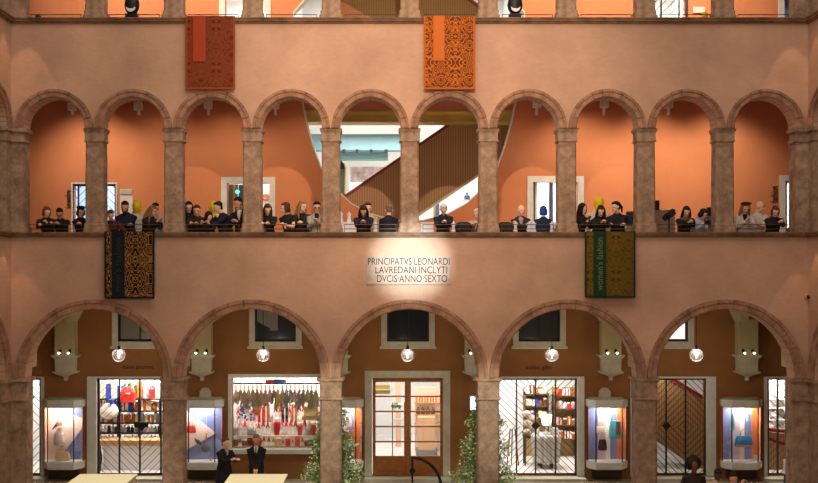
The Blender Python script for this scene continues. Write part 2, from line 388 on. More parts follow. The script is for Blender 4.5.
# frames
def frame_bm(x0, x1, z0, z1, w, d=BW, y0=-.04, y1=.08, sill=True, wt=None):
    wt = w if wt is None else wt
    return poly(NB(), rect(x0-w, x1+w, z0-(w if sill else 0), z1+wt), [rect(x0, x1, z0, z1)] if sill else [], d+y0, d+y1) if sill else \
        poly(NB(), [(x0-w, z0), (x0, z0), (x0, z1), (x1, z1), (x1, z0), (x1+w, z0), (x1+w, z1+wt), (x0-w, z1+wt)], (), d+y0, d+y1)
wi = 0
wlab = ['clouded grey window high behind the leftmost arch', 'dark window with a pale curtain high above the stuffed display window', 'black window high above the glazed wooden door',
        'dark window full of reflections high above the gift shop gate', 'bright white window high behind the rightmost arch']
M_WP = [mat('pane_grey', sr(120, 122, 105), .25, spec=.5), mat('pane_dark', (.02, .02, .018), .15, spec=.6), mat('pane_black', (.01, .012, .012), .12, spec=.6), mat('pane_dark2', (.03, .028, .022), .1, spec=.8),
        mat('pane_lit', (.8, .8, .78), .5, emit=(1, 1, .97), estr=.8)]  # emission in the last pane stands for the light on it
for i, (a, b) in enumerate(uwin):
    h = R(a, b, 298, 341.5); x0, x1, z0, z1 = h[0][0], h[1][0], h[0][1], h[2][1]
    fr = struct(f'window_{i+1}', frame_bm(x0, x1, z0, z1, .16), M_PALE, wlab[i], 'window')
    bm = bx(x0-.2, x1+.2, BW-.09, BW-.04, z0-.2, z0-.13); obj('window_sill', bm, M_PALE, fr)
    bm = poly(NB(), rect(x0, x1, z0, z1), [rect(x0+.045, (x0+x1)/2-.02, z0+.06, z1-.05), rect((x0+x1)/2+.02, x1-.045, z0+.06, z1-.05)], BW+.12, BW+.18)
    obj('window_frame', bm, M_IRON, fr)
    obj('window_pane', bx(x0, x1, BW+.14, BW+.16, z0, z1), M_WP[i], fr)
# curtain in window 2
h = R(*uwin[1], 298, 341.5); bm = NB(); nn = 16; x0 = h[0][0]+.05
for k in range(nn):
    xa = x0+.018*k*2; ya = BW+.1+.012*math.sin(k*1.9); zc = h[0][1]+.55-.02*k if k < 10 else h[0][1]+.3
    box(bm, xa, xa+.028, ya, ya+.012, zc, h[2][1])
cur = obj('window_curtain', bm, mat('curtain', sr(150, 146, 138), .8), bpy.data.objects['window_2'])
dlab = {'far_left': 'pale stone frame of the shop entrance at the far left', 'gourmet': 'pale stone frame around the food shop entrance', 'centre': 'pale stone frame around the glazed wooden double door',
        'gifts': 'pale stone frame around the gift shop entrance', 'stair': 'pale stone frame around the dark slatted entrance', 'far_right': 'pale stone frame of the entrance at the far right'}
for k, (a, b) in gdoors.items():
    wi += 1; h = R(a, b, 378.3 if k != 'centre' else 378, 400); w = .2 if k not in ('gourmet', 'stair') else .27
    struct(f'door_{wi}', frame_bm(h[0][0], h[1][0], ZF, h[2][1], w if k not in ('far_left', 'far_right') else .09, sill=False, wt=.2 if k == 'centre' else .05), M_GREY if k != 'centre' else M_PALE, dlab[k], 'door frame')
h = R(232, 320, 377.5, 448); fr = struct('window_6', frame_bm(h[0][0], h[1][0], h[0][1], h[2][1], .1, y0=-.08), M_GREY, 'wide pale-framed display window stuffed with gifts', 'window')
obj('window_sill', bx(h[0][0]-.16, h[1][0]+.16, BW-.16, BW-.08, h[0][1]-.14, h[0][1]-.02), M_GREY, fr)
obj('window_pane', bx(h[0][0], h[1][0], BW+.06, BW+.07, h[0][1], h[2][1]), M_GLASS, fr)
bm = NB()
for k, (a, b) in gdoors.items(): box(bm, PX(a, BW)-.2, PX(b, BW)+.2, BW-.4, W2, 0, .07)
struct('floor_threshold', bm, M_PALE, 'pale stone steps below the shop doorways', 'step')
ul = ['narrow frame of the jewelry doorway behind the leftmost gallery pillar', 'grey framed doorway behind the third gallery pillar', 'bright grey-framed doorway behind the man in the grey jacket', 'pale doorway frame at the far right of the gallery']
for i, (a, b, t) in enumerate(udoors):
    wi += 1; h = R(a, b, t, 230)
    struct(f'door_{wi}', frame_bm(h[0][0], h[1][0], zf1, h[2][1], .04 if i == 0 else .16, sill=False), M_GREY, ul[i], 'door frame')
ul2 = ['white doorway frame of the top gallery above the left rug', 'dark framed doorway of the top gallery, right side', 'pale doorway frame at the right end of the top gallery']
for i, (a, b, t) in enumerate(tdoors):
    wi += 1; h = R(a, b, t, 10)
    struct(f'door_{wi}', frame_bm(h[0][0], h[1][0], zf2, h[2][1], .16 if i != 1 else .04, sill=False), M_GREY if i != 1 else M_BLACK, ul2[i], 'door frame')
# ------------------------------------------------------------------ rooms behind
def room(name, x0, x1, y0, y1, z0, z1, m, label):
    t = .06; bm = bx(x0, x1, y1, y1+t, z0, z1); box(bm, x0, x0+t, y0, y1, z0, z1); box(bm, x1-t, x1, y0, y1, z0, z1); box(bm, x0, x1, y0, y1, z1-t, z1)
    struct('wall_'+name, bm, m, label, 'wall'); struct('floor_'+name, bx(x0, x1, y0, y1, z0-.02, z0+.02), M_SHOPF, 'pale floor of '+label.split(' of ')[-1], 'floor')
M_PINKW = mat('shop_wall_warm', (.85, .78, .74), .7)
def G(k): a, b = gdoors[k]; return PX(a, BW), PX(b, BW)
room('shop_far_left', G('far_left')[0]-1.1, G('far_left')[1]+.15, W2, 6.6, .03, 3.2, M_WHITE, 'white inside walls of the far left shop')
room('shop_gourmet', PX(90, 7.2), G('gourmet')[1]+.3, W2, 7.2, .03, 3.2, M_WHITE, 'white inside walls of the food shop')
dx0, dx1 = PX(229, 5.0), PX(323, BW)
room('shop_display', dx0, dx1, W2, 5.5, .6, 3.2, M_WHITE, 'white lining of the stuffed display window')
room('shop_lobby', G('centre')[0]-.5, G('centre')[1]+.5, W2, 11.5, .03, 3.3, M_WHITE, 'white inside walls of the lobby behind the wooden door')
room('shop_gifts', G('gifts')[0]-.3, PX(584, 7.8), W2, 7.8, .03, 3.2, M_WHITE, 'white inside walls of the gift shop')
room('shop_stair', PX(630, BW), PX(712, 8.2), W2, 8.2, .03, 3.2, M_WHITE, 'white inside walls of the escalator room')
room('shop_far_right', PX(760, BW)+.25, PX(810, 7.2), W2, 7.2, .03, 3.2, M_WHITE, 'white inside walls of the far right shop')
room('hall', PX(280, BW), PX(535, BW), W2, 11.5, 5.75, 15.4, M_WHITE, 'white inside walls of the tall escalator hall')
room('jewelry', PX(50, BW), PX(135, BW), W2, 6.8, 5.75, 9.0, mat('pale_blue_wall', sr(190, 205, 225), .7), 'pale blue inside walls of the jewelry shop')
room('left_boutique', PX(205, BW), PX(277, BW), W2, 6.8, 5.75, 9.0, M_WHITE, 'white inside walls of the left boutique')
room('right_boutique', PX(537, BW), PX(600, BW), W2, 7.2, 5.75, 9.0, M_WHITE, 'white inside walls of the bright boutique')
room('far_boutique', PX(770, BW), PX(830, BW), W2, 6.8, 5.75, 9.0, M_WHITE, 'white inside walls of the far right boutique')
room('top_left', PX(205, BW), PX(277, BW), W2, 6.8, 10.9, 14, M_WHITE, 'white inside walls of the top left boutique')
room('top_right', PX(637, BW), PX(700, BW), W2, 6.8, 10.9, 14, M_WHITE, 'white inside walls of the top right boutique')
room('top_far_right', PX(770, BW), PX(830, BW), W2, 6.8, 10.9, 14, mat('blue_grey_wall', sr(110, 130, 150), .7), 'blue grey inside walls of the top far right boutique')
def roomlight(nm, x, y, z, sx, sy, e, col=(1, .97, .93)):
    lamp('AREA', nm+'_ceiling_light', (x, y, z), e, col, shape='RECTANGLE', size=sx, size_y=sy)
for k, e in (('far_left', 50), ('gourmet', 170), ('gifts', 150), ('stair', 60), ('far_right', 110)):
    a, b = G(k); roomlight(k, (a+b)/2, 5.6, 3.1, (b-a)*.8, 1.6, e, (1, .95, .9))
roomlight('display', (dx0+dx1)/2, 4.95, 3.1, 2.2, .6, 78, (1, .93, .88))
a, b = G('centre'); roomlight('lobby', (a+b)/2, 7.5, 3.2, 2., 5, 165)
roomlight('hall_low', PX(409, BW), 7.7, 10.1, 5, 1.6, 300, (1, .98, .95)); roomlight('hall_high', PX(409, BW), 8.5, 15.2, 5, 4, 300, (1, .98, .95))
roomlight('jewelry', PX(92, BW), 5.6, 8.8, 1.5, 1, 70, (.85, .93, 1)); roomlight('left_boutique', PX(246, BW), 5.6, 8.8, 1.5, 1, 50)
roomlight('right_boutique', PX(565, BW), 5.8, 8.8, 1.5, 1.5, 130, (.88, .93, 1)); roomlight('far_boutique', PX(797, BW), 5.6, 8.8, 1.5, 1, 80, (.9, .95, 1))
roomlight('top_left', PX(246, BW), 5.6, 13.8, 1.5, 1, 55); roomlight('top_right', PX(670, BW), 5.6, 13.8, 1.5, 1, 60); roomlight('top_far_right', PX(797, BW), 5.6, 13.8, 1.5, 1, 25)
# --- escalator hall seen through the huge opening
def pp(pts, d): return [(PX(x, d), PZ(y, d)) for x, y in pts]
def extr(pts, d, th): return poly(NB(), pp(pts, d), (), d, d+th)
D1 = 5.6
t = thing('escalator', 'wood-slatted escalator flank with dark red handrail rising right through the opening', 'escalator', (PX(409, D1), D1, 5.8))
obj('side_panel', extr([(337, 203), (455, 122), (530, 70), (560, 62), (530, 122), (497, 162), (410, 220), (410, 236), (350, 236), (337, 225)], D1, 1.1), M_SLAT, t)
obj('handrail', extr([(337, 200), (455, 118.5), (455, 122), (337, 203)], D1-.06, .12), M_RED, t)
obj('soffit_edge', extr([(408, 220.5), (497, 161.5), (497, 163.5), (408, 223)], D1-.05, 1.2), M_PALE, t)
t = thing('escalator', 'gilded slatted escalator flank at the top gallery with white corner behind', 'escalator', (PX(409, D1), D1, 10.95), None)
obj('side_panel', extr([(338, 0), (380, 22), (486, 22), (486, 12), (462, -5), (430, -30), (338, -30)], D1+.1, .9), M_SLATG, t)
obj('handrail', extr([(486, 9), (486, 12), (462, -5), (430, -30), (433, -30), (462, -8)], D1, .1), M_RED, t)
struct('wall_escalator_foot', extr([(331, -2), (347, 4), (380, 24), (331, 24)], D1-.15, .1), mat('foot_plaster', sr(176, 124, 84), .8), 'tan plaster slope at the foot of the top escalator', 'wall')
struct('ceiling_hall_edge', bx(PX(290, BW), PX(524, BW), W2-.02, W2+.72, PZ(109.5, BW+.2), PZ(94, BW+.2)), M_CEIL, 'brown slab edge above the brass band in the huge opening', 'slab edge')
struct('floor_hall_upper', bx(PX(290, BW), PX(524, BW), W2, W2+.7, PZ(121.5, BW+.2), PZ(109.5, BW+.2)), M_GOLD, 'brass-clad floor edge crossing the huge opening', 'floor')
D2 = 9.0
tag(obj('duct', bx(PX(300, D2), PX(420, D2), D2, D2+.6, PZ(150, D2), PZ(134, D2)), M_TEAL), 'teal ceiling duct crossing the white hall behind the escalator', 'duct')
tag(obj('bulkhead', bx(PX(322, D2), PX(388, D2), D2+.7, D2+1, PZ(160, D2+.7), PZ(143, D2+.7)), mat('teal_dark', sr(120, 160, 168), .6)), 'darker teal bulkhead below the teal duct', 'bulkhead')
for k, px in enumerate((344, 357, 371, 386)):
    tag(obj('ceiling_spot', cyl(NB(), (PX(px, D2-.1), D2-.1, PZ(153, D2)), (PX(px, D2-.1), D2-.1, PZ(149.8, D2)), .05), M_BLACK), '%s of four small black spots under the teal duct' % ['leftmost', 'second from left', 'third from left', 'rightmost'][k], 'ceiling spot', 'black spots under the teal duct')
D3 = 10.8
t = thing('wall_painting', 'mauve and cream wall picture above the escalator handrail', 'picture', (PX(370, D3), D3, PZ(195, D3)))
obj('frame', poly(NB(), pp([(349, 166), (394, 166), (394, 200), (349, 200)], D3), (), D3, D3+.05), M_WHITE, t)
obj('canvas', bx(PX(350.5, D3), PX(392, D3), D3-.02, D3, PZ(182, D3), PZ(167, D3)), mat('mauve_canvas', sr(150, 118, 122), .8, var=.5, vscale=2.5, var2=sr(225, 205, 200)), t)
t = thing('arched_niche', 'dark round-headed doorway with gold edge in the white hall', 'doorway', (PX(342, D3), D3, PZ(215, D3)))
ap = [(334, 215), (334, 160), (337, 159), (341, 160), (344, 164), (345, 170), (345, 215)]
obj('opening', extr(ap, D3, .03), mat('niche_glass', sr(70, 78, 66), .3), t)
obj('arch_head', extr([(334, 169), (334, 160), (337, 159), (341, 160), (344, 164), (345, 169)], D3-.03, .02), M_BLACK, t)
obj('edge', extr([(344.6, 215), (344.6, 168), (343.5, 163), (344.5, 163), (346, 168), (346, 215)], D3-.03, .03), M_GOLD, t)
t = thing('display_mannequin', 'small dark figure on the white hall wall under the escalator', 'ornament', (PX(466, 8), 8, PZ(200, 8)))
obj('body', lathe(NB(), PX(467, 8), 8, [(PZ(200, 8), .09), (PZ(196, 8), .09), (PZ(194, 8), .03), (PZ(192.5, 8), .03)]), mat('navy_ceramic', sr(70, 85, 120), .4), t)
obj('shelf', bx(PX(462, 8), PX(472, 8), 7.85, 8.15, PZ(200.8, 8), PZ(200, 8)), M_WHITE, t)
struct('column_blue', bx(PX(435.5, 8.5), PX(439.5, 8.5), 8.5, 8.8, 5.8, PZ(190, 8.5)), mat('blue_post', sr(80, 95, 125), .5), 'narrow dark blue post behind the white-haired man', 'post')
struct('column_gold', bx(PX(433.5, 8.5), PX(435.3, 8.5), 8.5, 8.7, 5.8, PZ(190, 8.5)), M_GOLD, 'thin gold post beside the dark blue post', 'post')
# the low terracotta balustrade below the opening is the wall itself
# ------------------------------------------------------------------ railings
def rail(x0, x1, z, two):
    bm = NB(); y = .12; r = .008
    sweep(bm, [(x0, y, z), (x0, y, z+.19 if two else z+.12), (x0+.001, y, z+.19 if two else z+.12)], r)
    box(bm, x0-r, x1+r, y-r, y+r, z+(.182 if two else .112), z+(.198 if two else .128))
    if two: box(bm, x0, x1, y-.008, y+.008, z+.075, z+.092)
    sweep(bm, [(x1, y, z), (x1, y, z+(.19 if two else .12))], r)
    return bm
for i, c in enumerate(FC):
    pos = ['leftmost', 'second from left', 'third from left', 'fourth from left', 'fifth from left', 'fifth from right', 'fourth from right', 'third from right', 'second from right', 'rightmost'][i]
    tag(obj('guard_rail', rail(c-.62, c+.62, Z_L1, True), M_BRONZE), f'low double bronze rail on the middle gallery ledge, {pos} arch', 'railing', 'rails of the middle gallery')
    tag(obj('guard_rail', rail(c-.6, c+.6, Z_L2, False), M_IRON), f'thin dark rail on the top gallery ledge, {pos} arch', 'railing', 'rails of the top gallery')
# ------------------------------------------------------------------ corbels, spots, pendants
cpos = ['leftmost', 'second from left', 'third from left', 'third from right', 'second from right', 'rightmost']
for i in range(6):
    x = (i-2.5)*2*P1; t = thing('wall_corbel', f'pale stone corbel under the vault, {cpos[i]} of the row'.replace(', of', ' of'), 'corbel', (x, BW-.2, 2.7), 'stone corbels of the walkway')
    zt = PZ(355, BW-.3)
    def cb(prof): return loftsq(NB(), x, BW-.18, prof, .02)
    k = zt
    obj('cornice', cb([(k-.1, .29, .16), (k-.06, .33, .18), (k-.03, .36, .18), (k, .37, .18)]), M_PALE, t)
    obj('block', cb([(k-.46, .26, .15), (k-.1, .27, .15)]), M_PALE, t)
    obj('bracket', cb([(k-.72, .03, .04), (k-.68, .05, .06), (k-.62, .04, .05), (k-.58, .1, .1), (k-.52, .26, .15), (k-.49, .33, .17), (k-.46, .33, .17)]), M_PALE, t)
    for s in (-1, 1):
        xx = x+s*.13; side = 'left' if s < 0 else 'right'
        sp = thing('spotlight', f'{side} of the two black spots on the {cpos[i].replace(", half hidden by a pillar,","")} corbel', 'spotlight', (xx, BW-.3, zt), 'spotlights on the corbels')
        obj('stand', cyl(NB(), (xx, BW-.3, zt), (xx, BW-.3, zt+.05), .04), M_BLACK, sp)
        dx = -.06 if x > 0 else .06
        obj('head', cyl(NB(), (xx, BW-.33, zt+.07), (xx+dx, BW-.22, zt+.26), .045, .04), M_BLACK, sp)
        obj('lens', ell(NB(), (xx-dx*.2, BW-.36, zt+.055), (.035, .03, .03)), M_LAMPON, sp)
apos = ['leftmost', 'second from left', 'central', 'second from right', 'rightmost']
for i, c in enumerate(GC):
    y = 2.35; z = PZ(355, y); t = thing('pendant_lamp', f'clear glass globe pendant hanging in the {apos[i]} ground arch', 'lamp', (c, y, z-.17), 'glass globe pendants')
    obj('globe', ell(NB(), (c, y, z), .175, u=24, v=16), M_GLOBE, t, smooth=True)
    obj('bulb', ell(NB(), (c, y, z-.02), (.014, .014, .06)), M_BULB, t, smooth=True)
    obj('cap', cyl(NB(), (c, y, z+.15), (c, y, z+.24), .045, .03), M_BLACK, t)
    obj('rod', cyl(NB(), (c, y, z+.2), (c, y, 5.38), .008, seg=6), M_BLACK, t)
    lamp('POINT', 'pendant_light', (c, y, z-.11), 33, (1, .87, .7), shadow_soft_size=.05)
for k, (px, py) in enumerate(((72, 106), (138, 105.5), (208, 104), (275, 104), (537, 103), (604.5, 103), (669, 103.5))):
    x = PX(px, BW-.15); t = thing('wall_lamp', 'white box lamp high on the terracotta gallery wall, %s' % ['first from the left', 'second from the left', 'third from the left', 'fourth from the left', 'third from the right', 'second from the right', 'last on the right'][k], 'lamp', (x, BW-.15, 9.95), 'white box lamps of the gallery')
    obj('body', bx(x-.11, x+.11, BW-.22, BW-.03, PZ(py+1, BW-.15)-.1, PZ(py+1, BW-.15)+.12, bev=.02), M_WHITE, t); obj('bracket', bx(x-.03, x+.03, BW-.12, BW, 10.1, 10.62), M_WHITE, t)
# stone emblems over display cases
for px, lab in ((205.2, 'small round-topped stone tablet above the second display case from the left'), (605, 'small round-topped stone tablet above the display case right of the gift shop')):
    x = PX(px, BW-.1); pts = [(x-.16, PZ(397, BW)), (x+.16, PZ(397, BW)), (x+.155, PZ(391, BW))]+[(x+.12*math.cos(a), PZ(391, BW)+.03+.07*math.sin(a)) for a in [PI*i/8 for i in range(9)]]+[(x-.155, PZ(391, BW))]
    tag(obj('stone_tablet', poly(NB(), pts, (), BW-.1, BW), M_PALE), lab, 'tablet')
# ------------------------------------------------------------------ inscription, wall texts, camera
D0 = 0
t = thing('inscription_plaque', 'carved Latin inscription slab in the centre of the courtyard wall', 'plaque', (PX(408.5, 0), 0, PZ(284, 0)))
obj('slab', bx(PX(366.5, 0), PX(450.5, 0), -.035, 0, PZ(284.5, 0), PZ(256, 0), bev=.006), mat('plaque_stone', sr(186, 160, 142), .8, var=.2, vscale=5), t)
M_INK = mat('carved_lettering', sr(52, 38, 32), .9)
for s, a, b, y in (('PRINCIPATVS·LEONARDI', 368, 449.5, 261.8), ('LAVREDANI·INCLYTI', 375.5, 447, 270.3), ('DVCIS·ANNO·SEXTO', 377, 447, 279)):
    text(s, M_INK, PX((a+b)/2, 0), PZ(y, 0), -.037, .235, PX(b, 0)-PX(a, 0), t)
M_SIGN = mat('sign_lettering', sr(60, 28, 12), .6)
def sign(s, px, py, d, hgt, w, lab, vert=False, m=M_SIGN):
    o = text(s, m, PX(px, d), PZ(py, d), d-.01, hgt, w, None, vert, 'wall_lettering', ext=.008); tag(o, lab, 'sign'); return o
sign('italian gourmet', 138, 367, BW, .16, .85, 'dark "italian gourmet" lettering above the food shop')
sign('italian gifts', 538.5, 367.5, BW, .16, .72, 'dark "italian gifts" lettering above the gift shop')
sign('jewelry', 69, 199, BW, .3, .5, 'vertical "jewelry" lettering on the terracotta wall', True)
sign('fashion', 774.5, 194.5, BW, .3, .46, 'vertical lettering on the wall above the red-haired woman', True)
for px, py, lab in ((807.5, 297, 'small round black camera on the courtyard wall, right'),):
    t = thing('security_camera', lab, 'camera', (PX(px, 0), 0, PZ(py, 0)-.05)); obj('mount', cyl(NB(), (PX(px, 0), 0, PZ(py, 0)), (PX(px, 0), -.04, PZ(py, 0)), .07), M_FAC, t)
    obj('lens', ell(NB(), (PX(px, 0), -.06, PZ(py, 0)), .045), M_BLACK, t)
# ------------------------------------------------------------------ rugs on the wall
def rug_mat(name, bg, fg, fg2, sx, sy, thr=.5, w=.12):
    m = bpy.data.materials.new(name); m.use_nodes = True; nt = m.node_tree; b = nt.nodes['Principled BSDF']; b.inputs['Roughness'].default_value = .95; b.inputs['Specular IOR Level'].default_value = .05
    N = nt.nodes.new; L = nt.links.new
    tc = N('ShaderNodeTexCoord'); sp = N('ShaderNodeSeparateXYZ'); L(tc.outputs['Object'], sp.inputs[0])
    def pong(sock, s):
        a = N('ShaderNodeMath'); a.operation = 'PINGPONG'; a.inputs[1].default_value = s; L(sock, a.inputs[0]); return a.outputs[0]
    ax = N('ShaderNodeMath'); ax.operation = 'ADD'; ax.inputs[1].default_value = -.14; L(sp.outputs[0], ax.inputs[0])
    px = pong(ax.outputs[0], sx); pz = pong(sp.outputs[2], sy)
    cb = N('ShaderNodeCombineXYZ'); L(px, cb.inputs[0]); L(pz, cb.inputs[1])
    n = N('ShaderNodeTexNoise'); n.inputs['Scale'].default_value = 7; n.inputs['Detail'].default_value = 0; L(cb.outputs[0], n.inputs['Vector'])
    w1 = N('ShaderNodeMath'); w1.operation = 'MULTIPLY'; w1.inputs[1].default_value = 38; L(n.outputs['Fac'], w1.inputs[0])
    s1 = N('ShaderNodeMath'); s1.operation = 'SINE'; L(w1.outputs[0], s1.inputs[0])
    g = N('ShaderNodeMath'); g.operation = 'GREATER_THAN'; g.inputs[1].default_value = thr; L(s1.outputs[0], g.inputs[0])
    v = N('ShaderNodeTexVoronoi'); v.inputs['Scale'].default_value = 5.5; L(cb.outputs[0], v.inputs['Vector'])
    g2 = N('ShaderNodeMath'); g2.operation = 'LESS_THAN'; g2.inputs[1].default_value = w*2; L(v.outputs['Distance'], g2.inputs[0])
    m1 = N('ShaderNodeMix'); m1.data_type = 'RGBA'; L(g.outputs[0], m1.inputs[0]); m1.inputs[6].default_value = (*bg, 1); m1.inputs[7].default_value = (*fg, 1)
    m2 = N('ShaderNodeMix'); m2.data_type = 'RGBA'; L(g2.outputs[0], m2.inputs[0]); L(m1.outputs[2], m2.inputs[6]); m2.inputs[7].default_value = (*fg2, 1)
    L(m2.outputs[2], b.inputs['Base Color']); return m
def rug(x0, x1, yt, yb, zl, body, edge, strip_m, sx0, sx1, syb, label, txt=None):
    X0, X1, ZB = PX(x0, 0), PX(x1, 0), PZ(yb, -.15)
    t = thing('hanging_rug', label, 'rug', ((X0+X1)/2, -.15, ZB), 'rugs hung over the ledges')
    yf = -.16
    bm = bx(X0, X1, yf-.02, yf, ZB, zl+.012); box(bm, X0, X1, yf, .08, zl+.002, zl+.014); obj('rug_field', bm, body, t)
    bm = poly(NB(), rect(X0-.012, X1+.012, ZB-.012, zl+.016), [rect(X0+.03, X1-.03, ZB+.03, zl+.01)], yf-.028, yf); obj('border', bm, edge, t)
    S0, S1, SB = PX(sx0, 0), PX(sx1, 0), max(PZ(syb, -.15), ZB+.02)
    bm = bx(S0, S1, yf-.045, yf-.02, SB, zl+.018); box(bm, S0, S1, yf-.02, .06, zl+.014, zl+.022); st = obj('runner', bm, strip_m, t)
    if txt: text(txt[0], txt[1], (S0+S1)/2, (SB+zl)/2, yf-.047, .21, 1.25, st, True, 'lettering', .003)
rug(187.5, 235.5, 16, 89, Z_L2, rug_mat('rug_red', sr(128, 64, 40), sr(98, 50, 34), sr(100, 42, 26), .36, .5), mat('rug_red_edge', sr(150, 62, 32), .9), mat('runner_red', sr(160, 64, 34), .95, bump=.3), 194.5, 207, 62, 'brick red patterned rug hanging from the top ledge on the left')
rug(424, 474, 16, 89, Z_L2, rug_mat('rug_orange', sr(190, 102, 40), sr(100, 58, 34), sr(90, 62, 52), .34, .62, .1), mat('rug_orange_edge', sr(184, 92, 34), .9), mat('runner_orange', sr(196, 104, 44), .95, bump=.3), 433, 444, 61, 'bright orange patterned rug hanging from the top ledge in the middle')
rug(107, 155.5, 234, 298, Z_L1, rug_mat('rug_black', sr(24, 26, 26), sr(148, 102, 54), sr(120, 84, 48), .36, .46, .15, .06), mat('rug_black_edge', sr(16, 24, 28), .9), mat('runner_navy', sr(14, 28, 34), .95, bump=.3), 114, 126.5, 297, 'black and gold rug hanging from the lower ledge on the left', ("men's fashion", mat('dim_gold_letters', sr(48, 46, 40), .8)))
rug(584, 633, 234, 297, Z_L1, rug_mat('rug_olive', sr(112, 84, 30), sr(84, 66, 26), sr(60, 62, 30), .3, .5, .3), mat('rug_green_edge', sr(24, 44, 24), .9), mat('runner_green', sr(24, 54, 32), .95, bump=.3), 592, 604.5, 296, 'olive green rug lettered women\'s fashion, hanging from the lower ledge', ("women's fashion", mat('olive_letters', sr(110, 116, 62), .8)))
# ------------------------------------------------------------------ gates with diagonal slats
def gate(x0, x1, z0, z1, d, posts, label, m=M_BLACK, gap=.115, dirs=None, lock=None, name='folding_gate', group='slatted folding gates', thin=.0085):
    t = thing(name, label, 'gate', ((x0+x1)/2, d, z0), group)
    bm = NB(); ps = sorted(posts); zm = (z0+z1)/2
    for i, (a, b) in enumerate(zip(ps, ps[1:])):
        s = dirs[i] if dirs else 1
        for half, (za, zb) in enumerate(((z0, zm), (zm, z1))):
            sg = s*(1 if half == 0 else -1)
            w = b-a; k = za-w
            while k < zb:
                # bar from (a,k) to (b,k+w), or mirrored, clipped to [za,zb]
                u0 = max(0, (za-k)/w); u1 = min(1, (zb-k)/w)
                if u1 > u0+.02:
                    xa, xb = a+w*u0, a+w*u1
                    if sg < 0: xa, xb = b-w*u0, b-w*u1
                    sweep(bm, [(xa, d, k+w*u0), (xb, d, k+w*u1)], thin, 4)
                k += gap*1.414
    obj('slats', bm, m, t)
    for p in ps: obj('post', bx(p-.02, p+.02, d-.03, d+.03, z0, z1), m, t)
    obj('rail', bx(x0, x1, d-.03, d+.03, z0, z0+.05), m, t); obj('rail', bx(x0, x1, d-.03, d+.03, z1-.05, z1), m, t)
    if lock:
        lx, lz = lock; obj('lock_plate', poly(NB(), [(lx-.13, lz), (lx, lz-.13), (lx+.13, lz), (lx, lz+.13)], (), d-.05, d-.02), m, t)
    return t
gz1 = PZ(378.5, BW)
gd = BW+.14
a, b = G('gourmet'); gate(a, b, ZF, gz1, gd, [PX(p, gd) for p in (99, 119.5, 140, 161, 170)], 'black diagonal-slatted gate across the food shop entrance', dirs=[-1, -1, 1, 1], gap=.15, thin=.007)
t = thing('opening_hours_sign', 'small black panel hanging on the food shop gate', 'sign', (PX(142, gd), gd-.08, PZ(427, gd))); obj('panel', bx(PX(135, gd), PX(149, gd), gd-.09, gd-.05, PZ(427, gd), PZ(421.5, gd)), M_BLACK, t); obj('hook', poly(NB(), pp([(138, 427), (146, 427), (142, 431)], gd-.07), (), gd-.08, gd-.06), M_BLACK, t)
a, b = G('gifts'); gate(a, b, ZF, gz1, gd, [PX(p, gd) for p in (494, 516.5, 535.5, 555.5, 575.5)], 'dark diagonal-slatted gate across the gift shop entrance', mat('gate_brown', sr(70, 52, 44), .5), dirs=[1, 1, -1, -1], lock=(PX(535.5, gd), PZ(425.5, gd)), gap=.14)
a, b = G('stair'); gate(a, b, ZF, gz1, gd, [PX(p, gd) for p in (647, 666, 685.5, 704.5)], 'dark slatted gate in front of the wooden escalator flank', mat('gate_dark', sr(34, 24, 18), .5), dirs=[-1, -1, 1], lock=(PX(666, gd), PZ(425.5, gd)), gap=.13)
a, b = G('far_right'); gate(a, b, ZF, gz1, gd, [PX(p, gd) for p in (768, 777.5, 786, 796)], 'slatted gate at the far right beside the last display case', mat('gate_brown', (0, 0, 0)), dirs=[1, 1, -1], gap=.14)
a, b = G('far_left'); gate(a, b, ZF, gz1, gd, [PX(p, gd) for p in (24, 40.5)], 'slatted gate in the narrow entrance at the far left', gap=.16)
a, b, tt = udoors[0]; gate(PX(a, BW), PX(b, BW), zf1, PZ(tt, BW), gd, [PX(p, gd) for p in (73.5, 78.5, 97, 115.5)], 'slatted gate of the jewelry shop in the middle gallery', mat('gate_blue', sr(60, 60, 70), .5), dirs=[1, -1, 1], gap=.16)
a, b, tt = udoors[3]; gate(PX(a, BW), PX(b, BW), zf1, PZ(tt, BW), gd, [PX(p, gd) for p in (786, 799, 811)], 'pale slatted gate at the far right of the middle gallery', mat('gate_pale', sr(150, 155, 160), .5), dirs=[1, -1], gap=.12)
a, b, tt = tdoors[1]; gate(PX(a, BW), PX(b, BW), zf2, PZ(tt, BW), gd, [PX(p, gd) for p in (652.5, 661, 679, 685.5)], 'black slatted gate in the top gallery', dirs=[-1, -1, 1], gap=.17)
# ------------------------------------------------------------------ glazed wooden double door
t = thing('double_door', 'brown wooden double door with five glass panes in each leaf', 'door', (PX(408, BW), BW+.1, ZF)); tag(t, kind='thing')
za, zb = ZF, PZ(378.5, BW)
for (x0, x1) in ((372.5, 407.9), (407.95, 443.3)):
    X0, X1 = PX(x0, BW), PX(x1, BW); st = .085; zs = PZ(457.5, BW)
    panes = []; n = 5; hh = (zb-.09-zs)/n
    for k in range(n): panes.append(rect(X0+st, X1-st, zs+k*hh+.02, zs+(k+1)*hh-.02))
    leaf = obj('door_leaf', poly(NB(), rect(X0, X1, za, zb), panes, BW+.1, BW+.16), M_WOOD, t)
    obj('bottom_panel', bx(X0+.1, X1-.1, BW+.075, BW+.1, za+.12, zs-.08, bev=.012), M_WOOD, leaf)
    obj('glazing', bx(X0+st, X1-st, BW+.125, BW+.135, zs, zb-.09), M_GLASS, leaf)
    hx = X1-.045 if x0 < 400 else X0+.045
    obj('handle', cyl(NB(), (hx, BW+.06, 1.15), (hx, BW+.06, 1.45), .016), mat('brass', sr(190, 160, 90), .3, metal=.8), leaf)
